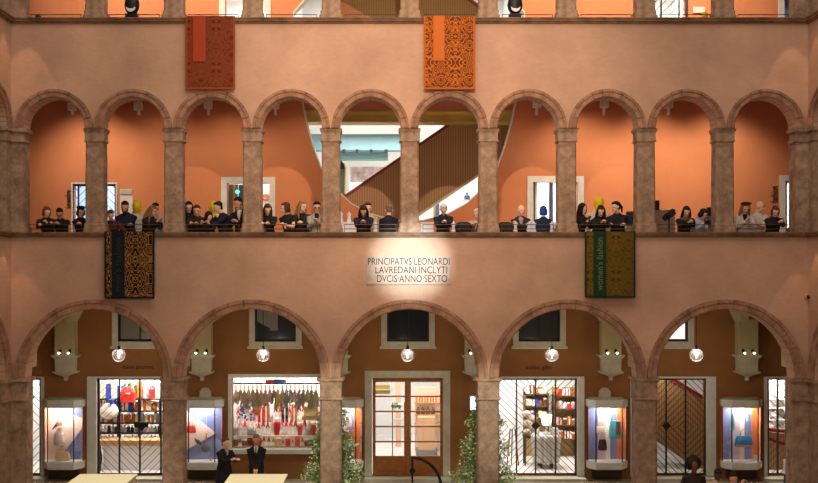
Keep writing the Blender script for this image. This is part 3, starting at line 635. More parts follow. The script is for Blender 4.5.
# ------------------------------------------------------------------ display cases
PANB = mat('case_blue', sr(120, 134, 180), .7); PANW = mat('case_cream', sr(246, 224, 208), .7); PANP = mat('case_pink', sr(214, 186, 190), .7); PANO = mat('case_orange', sr(226, 130, 70), .7)
def case(px, label, pan):
    dd = BW-.2; x = PX(px, dd); s = (25+dd)/F; hw = 20*s; fw = 13*s; yf = BW-.42
    z0, z1, z2, z3 = PZ(469, dd), PZ(461, dd), PZ(407, dd), PZ(399.5, dd)
    def plan(bm, prof):
        rings = []
        for z, g in prof:
            pts = [(-hw-g, BW), (-hw-g, BW-.16-g*.4), (-fw-g*.5, yf-g), (fw+g*.5, yf-g), (hw+g, BW-.16-g*.4), (hw+g, BW)]
            rings.append([bm.verts.new((x+a, b, z)) for a, b in pts])
        for A, B in zip(rings, rings[1:]):
            for i in range(6): bm.faces.new((A[i], A[(i+1) % 6], B[(i+1) % 6], B[i]))
        bm.faces.new(rings[0][::-1]); bm.faces.new(rings[-1]); return bm
    t = thing('display_case', label, 'display case', (x, BW-.2, .07), 'lit display cases on the ochre wall')
    obj('pedestal', bx(x-hw*.72, x+hw*.72, BW-.2, BW-.001, .07, z0), M_DARKWOOD, t)
    obj('base', plan(NB(), [(z0, -.05), (z0+.03, .0), (z1-.02, .01), (z1, 0)]), M_GREY, t); obj('display_floor', plan(NB(), [(z1, -.03), (z1+.012, -.03)]), M_WHITE, t)
    obj('light_box', plan(NB(), [(z2, 0), (z2+.02, .012), (z3-.02, .012), (z3, .0)]), M_GREY, t)
    obj('lid', plan(NB(), [(z3, -.07), (z3+.02, -.09), (z3+.03, -.06), (z3+.045, -.1)]), M_PALE, t)
    bm = NB()
    corners = [(x-hw+.012, BW-.15), (x-fw, yf+.012), (x+fw, yf+.012), (x+hw-.012, BW-.15)]
    for k, (a, b) in enumerate(corners): obj('mullion', cyl(NB(), (a, b, z1), (a, b, z2), .016 if k in (1, 2) else .012, seg=6), M_BLACK, t)
    for (a, b), (c, d) in zip(corners, corners[1:]):
        bm = NB(); vs = [bm.verts.new(v) for v in ((a, b, z1), (c, d, z1), (c, d, z2), (a, b, z2))]; bm.faces.new(vs); vs2 = [bm.verts.new(Vector(v.co)+Vector((0, .006, 0))) for v in vs]; bm.faces.new(vs2[::-1])
        obj('glass_pane', bm, M_GLASS, t)
    # lining
    X0, X1, y = x-hw+.02, x+hw-.02, BW-.03
    bk = obj('back_panel', bx(X0, X1, y, BW-.001, z1, z2), PANB, t)
    if pan == 'diag1': obj('cream_panel', poly(NB(), [(X0, z1), (X0+.35, z1), (X1, z1+.95), (X1, z2-.35), (X0, z2)], (), y-.02, y), PANW, bk)
    elif pan == 'diag2': obj('cream_panel', poly(NB(), [(X0, z1+.25), (X1-.2, (z1+z2)/2), (X0, z2-.1)], (), y-.02, y), PANW, bk)
    else:
        for a, b, m in ((.28, .48, PANP), (.48, .6, PANW), (.78, .95, PANO)): obj('colour_strip', bx(X0+(X1-X0)*a, X0+(X1-X0)*b, y-.02, y, z1, z2), m, bk)
    for sx in (X0, X1-.02): obj('side_lining', bx(sx, sx+.02, BW-.15, y, z1, z2), PANO, t)
    lamp('AREA', 'case_light', (x, BW-.2, z2-.01), 16, (1, .95, .92), shape='RECTANGLE', size=.7, size_y=.2)
    return x, z1, z2
cases = {}
for k, px, lab, pan in ((0, 63, 'leftmost lit display case, white figure and cream handbag inside', 'diag1'), (1, 203, 'lit display case left of the stuffed window, red and black items hanging inside', 'diag2'),
                        (2, 343, 'lit display case half hidden by a climbing plant left of the wooden door', 'plain'), (3, 607.5, 'lit display case right of the gift shop, turquoise bag inside', 'strips'),
                        (4, 742.5, 'rightmost lit display case, bright blue handbag inside', 'strips')):
    cases[k] = case(px, lab, pan)
def handbag(x, y, z, w, h, d, col, label, hcol=None, cat='handbag'):
    t = thing('handbag', label, cat, (x, y, z)); m = mat('leather_%d_%d_%d' % tuple(int(c*99) for c in col), col, .5)
    obj('body', loftsq(NB(), x, y, [(z, w*.42, d*.4), (z+h*.1, w*.5, d*.5), (z+h*.6, w*.46, d*.4), (z+h, w*.38, d*.22)], .4), m, t)
    obj('handle', sweep(NB(), [(x-w*.2, y, z+h*.95), (x-w*.17, y, z+h*1.4), (x, y, z+h*1.62), (x+w*.17, y, z+h*1.4), (x+w*.2, y, z+h*.95)], .013), mat('bag_handle', hcol or (.02, .02, .02), .5), t)
    return t
def hang(t, x, y, z, ztop):
    obj('wire', cyl(NB(), (x, y, z), (x, y, ztop), .004, seg=4), M_WHITE, t)
yc = BW-.22; x, z1, z2 = cases[0]
handbag(x-.0, yc, z1, .42, .26, .12, sr(240, 214, 160), 'cream handbag standing on the floor of the leftmost display case', sr(200, 170, 120))
t = thing('mannequin_bust', 'white headless torso on a pole in the leftmost display case', 'mannequin', (x-.08, yc, z1+.3))
obj('torso', lathe(NB(), x-.1, yc, [(z1+.45, .13), (z1+.55, .15), (z1+.75, .13), (z1+.85, .05), (z1+.92, .045)]), mat('ivory', sr(250, 236, 222), .6), t)
obj('pole', cyl(NB(), (x-.1, yc, z1), (x-.1, yc, z1+.46), .015), M_WHITE, t)
t = thing('sun_hat', 'pale hat with a black ribbon on top of the white torso', 'hat', (x-.08, yc, z1+.95))
obj('brim', lathe(NB(), x-.1, yc, [(z1+.93, .13), (z1+.95, .14), (z1+.96, .09)]), PANP, t); obj('crown', lathe(NB(), x-.1, yc, [(z1+.95, .09), (z1+1.08, .08), (z1+1.13, .04)]), mat('hat_tan', sr(214, 150, 120), .8), t)
obj('ribbon', cyl(NB(), (x-.15, yc-.08, z1+1.02), (x-.25, yc-.09, z1+.9), .03, .02), M_BLACK, t)
x, z1, z2 = cases[1]
t = handbag(x-.32, yc, z1+.78, .26, .2, .1, sr(226, 52, 50), 'small red bag hanging in the display case left of the stuffed window', sr(200, 40, 40)); hang(t, x-.32, yc, z1+1.1, z2)
t = thing('pan', 'round dark pan hanging in the display case left of the stuffed window', 'pan', (x+.08, yc, z1+.25)); obj('bowl', ell(NB(), (x+.08, yc, z1+.36), (.14, .05, .12)), mat('slate', sr(90, 96, 100), .5), t)
obj('handle', cyl(NB(), (x+.08, yc, z1+.46), (x+.1, yc, z1+.78), .016), mat('orange_tan', sr(206, 120, 60), .6), t); hang(t, x+.1, yc, z1+.78, z2)
t = thing('ankle_shoes', 'pair of small black shoes on a cord in the same case as the red bag', 'shoes', (x-.14, yc, z1+.4)); hang(t, x-.14, yc, z1+.6, z2)
for s in (0, .07): obj('shoe', ell(NB(), (x-.17+s, yc, z1+.55-s*.4), (.035, .04, .1), Matrix.Rotation(-.6, 3, 'Y')), M_BLACK, t)
t = thing('bottle', 'tiny clear bottle on the floor of the second display case', 'bottle', (x+.22, yc, z1)); obj('body', lathe(NB(), x+.22, yc, [(z1, .035), (z1+.1, .035), (z1+.13, .012), (z1+.17, .012)]), mat('silver', sr(190, 195, 205), .2, metal=.5), t)
x, z1, z2 = cases[2]
for k, (dx, zz, c) in enumerate(((.12, .95, sr(250, 240, 235)), (.2, .6, sr(236, 120, 80)))):
    t = handbag(x+dx, yc, z1+zz, .26, .24, .1, c, ['white bag', 'orange bag'][k]+' in the display case half hidden by the plant', c); hang(t, x+dx, yc, z1+zz+.3, z2)
x, z1, z2 = cases[3]
t = handbag(x+.2, yc, z1+.62, .34, .5, .12, sr(96, 190, 200), 'turquoise and grey bag in the case right of the gift shop', sr(60, 60, 70)); hang(t, x+.2, yc, z1+1.3, z2)
obj('flap', bx(x+.22, x+.34, yc-.09, yc-.05, z1+.75, z1+1.1), mat('grey_leather', sr(96, 98, 110), .6), t)
t = handbag(x-.2, yc, z1+.78, .28, .18, .1, sr(240, 226, 196), 'ivory bag in the left half of the case with the turquoise bag', sr(160, 120, 80)); hang(t, x-.2, yc, z1+1.05, z2)
handbag(x-.14, yc, z1+.3, .24, .3, .1, sr(60, 50, 44), 'dark small bag low in the case with the turquoise bag', sr(60, 50, 44))
x, z1, z2 = cases[4]
t = handbag(x+.03, yc, z1+.4, .5, .3, .14, sr(50, 140, 190), 'bright blue handbag with dark handles in the rightmost display case', sr(30, 24, 24)); hang(t, x+.03, yc, z1+.9, z2)
obj('trim', bx(x-.2, x+.26, yc-.09, yc-.06, z1+.4, z1+.44), PANO, t)
t = thing('scarf', 'pale turquoise scarf hanging in the rightmost display case', 'scarf', (x-.28, yc, z1+.9)); obj('cloth', loftsq(NB(), x-.27, yc, [(z1+.85, .06, .02), (z1+1.1, .05, .03), (z1+1.3, .03, .02)], .3), mat('aqua', sr(140, 210, 215), .8), t); hang(t, x-.27, yc, z1+1.3, z2)
t = thing('perfume_bottle', 'turquoise bottle hanging high in the rightmost display case', 'bottle', (x+.14, yc, z1+1.1)); obj('body', lathe(NB(), x+.16, yc, [(z1+1.15, .05), (z1+1.32, .05), (z1+1.38, .02)]), MATS['aqua'], t); obj('base', lathe(NB(), x+.16, yc, [(z1+1.08, .05), (z1+1.15, .05)]), PANP, t); hang(t, x+.16, yc, z1+1.38, z2)
t = thing('small_box', 'small white box on the floor of the rightmost display case', 'box', (x+.38, yc, z1)); obj('carton', bx(x+.3, x+.4, yc-.04, yc+.04, z1, z1+.17), M_WHITE, t)
# ------------------------------------------------------------------ shop goods
def shelf_unit(x0, x1, y0, y1, zs, label, m=M_DARKWOOD, uprights=4, back=True, z0=.05):
    t = thing('shelf_unit', label, 'shelving', ((x0+x1)/2, (y0+y1)/2, z0))
    for z in zs: obj('shelf', bx(x0, x1, y0, y1, z-.035, z), m, t)
    for k in range(uprights): xx = x0+(x1-x0-.03)*k/(uprights-1); obj('upright', bx(xx, xx+.03, y0, y1, z0, zs[-1]), m, t)
    return t
COL = {'white': (.85, .85, .83), 'red': sr(214, 48, 40), 'blue': sr(60, 90, 190), 'amber': sr(190, 110, 40), 'purple': sr(120, 60, 150), 'cream': sr(236, 216, 176), 'black': (.02, .02, .02), 'green': sr(60, 90, 50), 'orange': sr(236, 130, 50), 'grey': sr(150, 150, 156), 'pink': sr(226, 150, 160), 'brown': sr(110, 70, 44), 'silver': sr(190, 190, 195), 'yellow': sr(236, 200, 70)}
def cm(c): return mat('goods_'+c, COL[c], .5)
PROTO = {}
def jar(kind, col, x, y, z, w, h, label, cat, grp):
    key = (kind, col)
    if key in PROTO:
        p = PROTO[key]; c = copy_tree(p, (x, y, z), label); c['group'] = grp; c.scale = (w/p['pw'], w/p['pw'], h/p['ph']); return c
    t = thing(kind, label, cat, (x, y, z), grp); t['pw'] = w; t['ph'] = h; r = w/2
    if kind == 'bottle':
        obj('body', lathe(NB(), x, y, [(z, r), (z+h*.6, r), (z+h*.75, r*.4), (z+h*.93, r*.38)], 10), cm(col), t); obj('cap', lathe(NB(), x, y, [(z+h*.93, r*.45), (z+h, r*.45)], 8), cm('black'), t)
    elif kind == 'jar':
        obj('body', lathe(NB(), x, y, [(z, r*.9), (z+h*.1, r), (z+h*.75, r), (z+h*.82, r*.7)], 10), cm(col), t); obj('lid', lathe(NB(), x, y, [(z+h*.82, r*.78), (z+h, r*.78)], 10), cm('brown' if col == 'white' else 'white'), t)
    elif kind == 'gift_box':
        obj('box', bx(x-r, x+r, y-r, y+r, z, z+h, bev=.004), cm(col), t); obj('ribbon', bx(x-r*.2, x+r*.2, y-r-.005, y+r+.005, z, z+h+.006), cm('white' if col != 'white' else 'red'), t)
    elif kind == 'parcel_bag':
        obj('bag', loftsq(NB(), x, y, [(z, r, r*.6), (z+h*.7, r*.9, r*.55), (z+h, r*.75, r*.1)], .1), cm(col), t); obj('tie', bx(x-r*.3, x+r*.3, y-r*.7, y+r*.2, z+h*.78, z+h*.84), cm('red' if col != 'red' else 'white'), t)
    elif kind == 'gnome':
        obj('body', lathe(NB(), x, y, [(z, r*.8), (z+h*.15, r), (z+h*.45, r*.5)], 10), cm('grey' if col == 'white' else 'white'), t); obj('hat', lathe(NB(), x, y, [(z+h*.5, r*.7), (z+h*.62, r*.5), (z+h, .004)], 10), cm(col), t)
        obj('beard', ell(NB(), (x, y-r*.5, z+h*.42), (r*.4, r*.35, h*.16), u=8, v=6), cm('white'), t); obj('nose', ell(NB(), (x, y-r*.85, z+h*.5), r*.16, u=6, v=5), cm('pink'), t)
    PROTO[key] = t; return t
def row(kinds, cols, x0, x1, y, z, n, w, h, where, grp):
    cnt = {}; items = []
    for k in range(n): items.append((random.choice(kinds), random.choice(cols)))
    tot = {}
    for it in items: tot[it] = tot.get(it, 0)+1
    ords = ['first', 'second', 'third', 'fourth', 'fifth', 'sixth', 'seventh', 'eighth', 'ninth', 'tenth', 'eleventh', 'twelfth']
    for k, it in enumerate(items):
        cnt[it] = cnt.get(it, 0)+1; xx = x0+(x1-x0)*(k+.5)/n
        nm = it[0].replace('_', ' ')
        lab = f'{it[1]} {nm} {where}' if tot[it] == 1 else f'{ords[cnt[it]-1]} {it[1]} {nm} from left {where}'
        jar(it[0], it[1], xx, y, z, w*random.uniform(.8, 1), h*random.uniform(.75, 1.15), lab, nm.split()[-1], grp)
a, b = G('gourmet'); ys = 5.9; a = PX(96, ys)
zsh = [PZ(p, ys) for p in (441, 432, 422, 410, 398)]
shelf_unit(a+.05, b-.05, ys-.2, ys+.2, zsh, 'dark shelving full of food behind the left gate', M_DARKWOOD, 5, z0=.9)
lows = (('on the black lower shelf of the food shop', ['bottle', 'jar'], ['brown', 'black', 'silver'], .12, .17, 21), ('on the second shelf of the food shop', ['jar', 'bottle'], ['brown', 'silver', 'white', 'black'], .12, .22, 21),
        ('on the middle shelf of the food shop', ['jar', 'gift_box'], ['white', 'cream', 'amber', 'grey'], .15, .27, 18), ('on the fourth shelf of the food shop', ['gift_box', 'parcel_bag', 'jar'], ['white', 'blue', 'cream', 'amber', 'orange'], .19, .33, 14),
        ('on the top shelf of the food shop', ['gift_box', 'parcel_bag'], ['purple', 'red', 'white', 'grey', 'cream', 'amber', 'green', 'blue'], .2, .46, 13))
for (wh, kd, cl, w, h, n), z in zip(lows, zsh): row(kd, cl, a+.1, b-.1, ys, z, n, w, h, wh, 'goods '+wh)
t = thing('shop_counter', 'white food shop counter with wooden edge behind the gate', 'counter', ((a+b)/2, 5.4, .05))
obj('front', bx(a+.4, b, 5.2, 5.7, .05, .75), M_WHITE, t); obj('top', bx(a+.02, b, 5.15, 5.75, .75, .9), M_LIGHTWOOD, t)
t = thing('gift_bag', 'large blue-white wrapped sack among the food shop shelves', 'bag', (PX(109, 5.6), 5.55, zsh[2])); obj('sack', ell(NB(), (PX(109, 5.55), 5.55, PZ(411, 5.55)), (.28, .15, .24)), cm('white'), t); obj('tie', cyl(NB(), (PX(112, 5.5), 5.45, PZ(404, 5.5)), (PX(112, 5.5), 5.45, PZ(399, 5.5)), .05, .1), cm('blue'), t)
t = thing('gift_bag', 'large red wrapped parcel high behind the food shop gate', 'bag', (PX(128, 5.6), 5.6, zsh[3])); obj('sack', loftsq(NB(), PX(128, 5.6), 5.6, [(PZ(402, 5.6), .2, .1), (PZ(392, 5.6), .21, .1), (PZ(387, 5.6), .1, .05)], .3), cm('red'), t); obj('tie', bx(PX(126, 5.5), PX(130, 5.5), 5.47, 5.5, PZ(394, 5.5), PZ(393, 5.5)), cm('white'), t)
t = thing('wine_barrel', 'dark round basket at the foot of the food shop counter', 'basket', (a+.2, 5.1, .05)); obj('tub', lathe(NB(), a+.2, 5.05, [(.05, .17), (.4, .21), (.75, .17)]), M_DARKWOOD, t); obj('hoop', lathe(NB(), a+.2, 5.05, [(.38, .22), (.42, .22)]), M_IRON, t)
# stuffed display window
yd = 4.75
t = thing('hanging_bar', 'dark rail along the top of the stuffed display window', 'rail', ((dx0+dx1)/2, yd, PZ(384, yd)))
obj('bar', cyl(NB(), (dx0+.1, yd, PZ(383.5, yd)), (dx1-.1, yd, PZ(383.5, yd)), .025), M_BLACK, t)
for k in range(9): obj('hook', cyl(NB(), (dx0+.2+k*(dx1-dx0-.4)/8, yd, PZ(383.5, yd)), (dx0+.2+k*(dx1-dx0-.4)/8, yd, 3.13), .006, seg=4), M_BLACK, t)
boq = [('sand', sr(150, 130, 96)), ('rust', sr(150, 84, 56)), ('grey green', sr(104, 110, 90)), ('rose', sr(176, 96, 110)), ('dry green', sr(110, 104, 74)), ('brown', sr(100, 80, 60)), ('orange', sr(200, 110, 60)), ('sage', sr(130, 130, 110)), ('pink', sr(190, 120, 150)), ('olive', sr(104, 100, 66)), ('yellow', sr(200, 160, 60)), ('pale straw', sr(190, 170, 120)),
       ('slate blue', sr(80, 96, 130)), ('grass', sr(120, 120, 84)), ('lilac', sr(190, 160, 190)), ('violet', sr(84, 64, 110)), ('moss', sr(90, 84, 50)), ('khaki', sr(140, 120, 70)), ('dark green', sr(60, 66, 40)), ('brown green', sr(90, 82, 50))]
for k, (nm, c) in enumerate(boq):
    x = PX(236+80*k/19, yd); zt = PZ(385, yd); L = random.uniform(.5, .72); c = tuple(q*.6+w*.4 for q, w in zip(c, sr(190, 178, 140))); t = thing('dried_bouquet', f'{nm} dried bouquet hanging upside down in the display window', 'bouquet', (x, yd, zt-L), 'dried bouquets on the rail')
    obj('stems', cyl(NB(), (x, yd, zt-.16), (x, yd, zt), .02, .03, 6), cm('cream'), t)
    bm = NB(); rnd = random.Random(k)
    for q in range(46):
        u = rnd.random(); aa = rnd.uniform(0, 6.28); rr = (.04+.1*u)*rnd.uniform(.3, 1)
        p0 = Vector((x, yd, zt-.12)); p1 = Vector((x+rr*math.cos(aa), yd+rr*math.sin(aa), zt-.15-u*(L-.15))); cyl(bm, p0, p1, .006, .026, 4)
    obj('flowers', bm, mat('flower_%d' % k, c, .8), t)
zt = [PZ(444, 5.0), PZ(431, 5.2), PZ(419, 5.35)]
t = thing('display_steps', 'pale stepped stand filling the lower half of the display window', 'stand', ((dx0+dx1)/2, 5, .75))
for k, (y0_, y1_) in enumerate(((4.6, 4.9), (4.9, 5.2), (5.2, 5.48))): obj('step', bx(dx0+.07, dx1-.07, y0_, y1_, .74, [PZ(447, 4.75), PZ(435, 5.05), PZ(422, 5.35)][k]), mat('step_cream', sr(240, 222, 200), .7), t)
zz = [PZ(447, 4.75), PZ(435, 5.05), PZ(422, 5.35)]
row(['gift_box', 'gnome', 'jar', 'parcel_bag'], ['brown', 'cream', 'amber', 'white', 'red', 'pink'], dx0+.15, dx1-.15, 4.75, zz[0], 18, .18, .28, 'on the front step of the window', 'gifts on the front step')
row(['gnome', 'gnome', 'jar'], ['red', 'red', 'white', 'brown', 'pink', 'cream'], dx0+.12, dx1-.12, 5.05, zz[1], 19, .19, .46, 'on the middle step of the window', 'gifts on the middle step')
row(['gnome', 'gnome', 'gift_box'], ['red', 'red', 'white', 'brown', 'pink', 'amber', 'black'], dx0+.15, dx1-.15, 5.33, zz[2], 18, .2, .55, 'on the back step of the window', 'gifts on the back step')
x = PX(246, 4.9); t = thing('mosaic_tree', 'cone of blue and white balls at the left of the display window', 'ornament', (x, 4.85, PZ(421, 4.9)))
bw = NB(); bb = NB(); rnd = random.Random(5)
for q in range(90):
    u = rnd.random(); aa = rnd.uniform(0, 6.28); r = .24*(1-u*.75); c = (x+r*math.cos(aa), 4.85+r*.6*math.sin(aa), PZ(421, 4.9)+.05+u*.55); ell(bb if q % 2 else bw, c, .035, u=6, v=4)
obj('white_balls', bw, cm('white'), t); obj('blue_balls', bb, cm('blue'), t)
x = PX(257, 4.85); t = thing('toy_house', 'turquoise and orange toy beside the blue and white cone', 'toy', (x, 4.8, PZ(414, 4.85))); obj('walls', ell(NB(), (x, 4.8, PZ(410, 4.85)), .13), cm('orange'), t); obj('roof', ell(NB(), (x-.03, 4.8, PZ(405, 4.85)), (.15, .1, .07)), mat('turq', sr(60, 190, 180), .6), t)
x = PX(311, 4.9); t = thing('wicker_basket', 'straw yellow basket on a wooden shelf at the right of the display window', 'basket', (x, 4.9, PZ(417, 4.9))); obj('body', bx(x-.2, x+.2, 4.75, 5, PZ(416, 4.9), PZ(406, 4.9), bev=.02), mat('straw', sr(220, 184, 100), .8, var=.3, vscale=30), t); obj('shelf', bx(x-.24, x+.24, 4.7, 5.1, PZ(419, 4.9), PZ(416, 4.9)), M_LIGHTWOOD, t)
for k, px in enumerate((277, 283)):
    x = PX(px, 4.7); t = thing('toy_box', ['blue', 'pale blue'][k]+' box on the rail at the top of the display window', 'box', (x, yd, 3.0)); obj('carton', bx(x-.1, x+.08, yd-.1, yd+.1, PZ(383, yd), PZ(379, yd)), mat('box_blue%d' % k, [sr(60, 110, 220), sr(120, 160, 230)][k], .5), t)
x = PX(270, 4.7); t = thing('toy_box', 'red box on the rail at the top of the display window', 'box', (x, yd, 3.0)); obj('carton', bx(x-.12, x+.1, yd-.1, yd+.1, PZ(383, yd), PZ(379.5, yd)), cm('red'), t)
# lobby behind wooden door
t = thing('wine_shelf', 'shelf of orange boxes and bottles seen through the right door leaf', 'shelving', (PX(426, 8), 8, .05))
for p in (402, 414, 424): obj('shelf', bx(PX(415, 8), PX(440, 8), 7.9, 8.2, PZ(p, 8)-.03, PZ(p, 8)), M_LIGHTWOOD, t)
obj('back_board', bx(PX(415, 8), PX(440, 8), 8.2, 8.25, .05, PZ(388, 8)), mat('peach_board', sr(240, 200, 170), .7), t)
for k in range(4): jar('gift_box', 'orange', PX(418+k*5.5, 8), 8.0, PZ(402, 8), .14, .18, 'orange box on the top shelf behind the wooden door, %s from left' % ['first', 'second', 'third', 'fourth'][k], 'box', 'orange boxes behind the wooden door')
for k in range(4): jar('bottle', 'brown', PX(418+k*5, 8), 8.0, PZ(414, 8), .13, .22, 'dark bottle on the shelf behind the wooden door, %s from left' % ['first', 'second', 'third', 'fourth'][k], 'bottle', 'dark bottles behind the wooden door')
t = thing('reception_desk', 'tan counter standing on a dark mat behind the wooden door', 'counter', (PX(426, 7.5), 7.5, .05)); obj('body', bx(PX(418, 7.5), PX(435, 7.5), 7.3, 7.7, .1, PZ(415, 7.5)-.05), mat('tan_box', sr(214, 168, 130), .6), t); obj('plinth', bx(PX(416, 7.5), PX(437, 7.5), 7.25, 7.75, .03, .25), mat('mat_grey', sr(120, 118, 120), .7), t)
t = thing('shop_shelf', 'yellow-brown shelf box high behind the left door leaf', 'shelving', (PX(382, 8), 8, 2.2)); obj('case', poly(NB(), R(375, 390, 385, 394, 8), (), 8, 8.3), mat('olive_box', sr(150, 130, 80), .6), t); obj('board', bx(PX(374, 8), PX(391, 8), 7.9, 8.3, PZ(390, 8), PZ(389, 8)), M_LIGHTWOOD, t)
t = thing('glass_stand', 'pale green glass stand with plants behind the left door leaf', 'stand', (PX(399, 7), 7, .05))
for p in (404, 411, 419, 427): obj('shelf', bx(PX(392, 7), PX(405, 7), 6.9, 7.2, PZ(p, 7)-.02, PZ(p, 7)), mat('glass_green', sr(180, 200, 190), .3), t)
for p in (392, 404): obj('post', bx(PX(p, 7), PX(p, 7)+.03, 6.9, 6.93, .05, PZ(402, 7)), M_IRON, t)
t = thing('potted_plant', 'small green plant on the glass stand behind the wooden door', 'plant', (PX(396, 7), 7, PZ(411, 7))); bm = NB()
for q in range(40):
    aa = rnd.uniform(0, 6.28); el = rnd.uniform(.2, 1.4); p0 = Vector((PX(396, 7), 7, PZ(410, 7)+.05)); ell(bm, p0+Vector((math.cos(aa)*math.cos(el), math.sin(aa)*math.cos(el), math.sin(el)))*.14, (.04, .012, .03), u=6, v=4)
obj('leaves', bm, cm('green'), t); obj('pot', lathe(NB(), PX(396, 7), 7, [(PZ(411, 7), .05), (PZ(411, 7)+.1, .07)]), cm('white'), t)
t = thing('shop_column', 'orange-tinted square post behind the left door leaf', 'post', (PX(400, 9), 9, .03)); obj('shaft', bx(PX(395.5, 9), PX(401, 9), 9, 9.2, .03, 3.2), mat('peach_post', sr(226, 180, 150), .7), t)
# gift shop
a, b = G('gifts')
for (pa, pb, zs_, lab) in ((524, 548, (417, 405, 393), 'dark shelf of cushions and boxes left part of the gift shop'), (553, 576, (438, 424, 408, 395), 'dark shelf of pink goods at the right of the gift shop')):
    y = 7.2; t = shelf_unit(PX(pa, y), PX(pb, y), y-.2, y+.2, [PZ(p, y) for p in zs_], lab, mat('brown_shelf', sr(96, 70, 46), .6), 2, z0=.05)
    obj('back_board', bx(PX(pa, y), PX(pb, y), y+.2, y+.24, .05, PZ(388, y)), mat('ochre_board', sr(170, 140, 90), .7), t)
    for p in zs_:
        where = 'on the shelf of %s' % ('the left unit' if pa < 550 else 'the right unit'); o_ = {417: 'lowest', 405: 'middle', 393: 'top', 438: 'lowest', 424: 'second', 408: 'third', 395: 'top'}[p]
        row(['gift_box', 'jar', 'bottle'], ['pink', 'white', 'red', 'amber', 'brown', 'silver'] if pa > 550 else ['blue', 'white', 'brown', 'cream', 'amber'], PX(pa+1, y), PX(pb-1, y), y-.05, PZ(p, y), 5, .16, .22, where.replace('the shelf', f'the {o_} shelf'), 'goods in the gift shop')
x, y = PX(546, 5.6), 5.6
t = thing('draped_table', 'round table under a pale grey cloth in the gift shop', 'table', (x, y, .05)); obj('top', lathe(NB(), x, y, [(PZ(434, y)-.03, .4), (PZ(434, y), .4)], 24), mat('cloth_grey', sr(170, 168, 160), .8), t)
rings = NB(); prev = None
for z, r in ((PZ(434, y), .4), (PZ(436, y), .43), (.35, .36), (.22, .38)):
    cur_ = [rings.verts.new((x+(r+.025*math.sin(k*2.2)*(z < 1))*math.cos(2*PI*k/40), y+(r+.025*math.sin(k*2.2)*(z < 1))*math.sin(2*PI*k/40), z)) for k in range(40)]
    if prev:
        for k in range(40): rings.faces.new((prev[k], prev[(k+1) % 40], cur_[(k+1) % 40], cur_[k]))
    prev = cur_
obj('cloth', rings, MATS['cloth_grey'], t)
for k in range(4): obj('leg', cyl(NB(), (x+.22*math.cos(PI/4+k*PI/2), y+.22*math.sin(PI/4+k*PI/2), .03), (x+.22*math.cos(PI/4+k*PI/2), y+.22*math.sin(PI/4+k*PI/2), PZ(434, y)-.03), .03), M_DARKWOOD, t)
zt_ = PZ(434, y); x = PX(546.5, 5.5); t = thing('table_lamp', 'glowing cream lamp shade on the draped table in the gift shop', 'lamp', (x, 5.5, zt_))
obj('base', lathe(NB(), x, 5.5, [(zt_, .09), (zt_+.03, .08), (zt_+.1, .04), (zt_+.22, .03)]), cm('silver'), t)
obj('lamp_shade', lathe(NB(), x, 5.5, [(PZ(425, 5.5), .12), (PZ(420, 5.5), .15), (PZ(415, 5.5), .16)]), mat('lit_shade', sr(250, 236, 200), .6, emit=(1, .86, .6), estr=1.8), t)
for k, dx in enumerate((-.25, .2, .3)): jar('jar', 'silver', x+dx, 5.55, zt_, .12, .2, 'silver jar %s the lamp on the draped table' % ['left of', 'right of', 'far right of'][k], 'jar', 'jars around the table lamp')
for k, (px, py) in enumerate(((527, 414), (532, 418), (528, 423), (533, 427), (527, 432))):
    x, y = PX(px, 6.0), 6.0; t = thing('cushion', 'patterned dark cushion in the stack left of the draped table, %s from top' % ['first', 'second', 'third', 'fourth', 'fifth'][k], 'cushion', (x, y, PZ(py+2, y)), 'cushions in the gift shop'); obj('pad', ell(NB(), (x, y, PZ(py, y)), (.16, .1, .1)), mat('cushion_pat', sr(110, 80, 60), .8, var=.7, vscale=18, var2=sr(220, 205, 190)), t)
x, y = PX(530, 6.0), 6.0; t = thing('chair', 'dark bench under the stacked cushions in the gift shop', 'bench', (x, y, .03)); obj('seat', bx(x-.2, x+.25, y-.2, y+.2, .85, .93), M_DARKWOOD, t)
for sx in (-.18, .2):
    for sy in (-.17, .17): obj('leg', bx(x+sx, x+sx+.04, y+sy, y+sy+.04, .03, .85), M_DARKWOOD, t)
# easel-like white stand lines
x, y = PX(512, 5.8), 5.8; t = thing('easel', 'pale wooden easel in the left part of the gift shop', 'easel', (x, y, .03))
for (p, q) in (((-.15, 0), (.0, 1.7)), ((.2, 0), (.02, 1.7)), ((.0, .25), (.02, 1.6))): obj('leg', cyl(NB(), (x+p[0], y+p[1]*.5, .03), (x+q[0], y, .03+q[1]), .018), cm('brown'), t)
obj('board', bx(x-.2, x+.2, y-.06, y-.03, 1.15, 1.75), cm('white'), t)
# escalator at ground right
y = 5.4; t = thing('escalator', 'brown slatted escalator flank with red handrail behind the dark ground floor gate', 'escalator', (PX(680, y), y, .03))
obj('side_panel', extr([(640, 372), (668, 379), (708, 402), (712, 440), (712, 482), (690, 466), (652, 440), (640, 436)], y, .8), M_SLAT, t)
obj('handrail', extr([(664, 372), (708, 398.5), (708, 402), (664, 376)], y-.05, .1), M_RED, t)
obj('soffit_edge', extr([(640, 434), (655, 440), (690, 464), (690, 466), (652, 443), (640, 437)], y-.04, .9), M_WHITE, t)
y = 5.2; t = thing('escalator', 'curved slatted parapet with red edges in the far right entrance', 'escalator', (PX(780, y), y, .03))
cp = lambda o: [(766, 428+o), (774, 429+o), (784, 430+o), (796, 428+o)]
obj('side_panel', extr(cp(4)+[(796, 478), (766, 478)], y, .1), M_SLAT, t)
obj('handrail', extr(cp(0)+cp(3)[::-1], y-.08, .2), M_RED, t)
obj('handrail', extr([(766, 436), (776, 440), (786, 443), (796, 443), (796, 446), (786, 446), (776, 443), (766, 439)], y-.05, .05), M_RED, t)
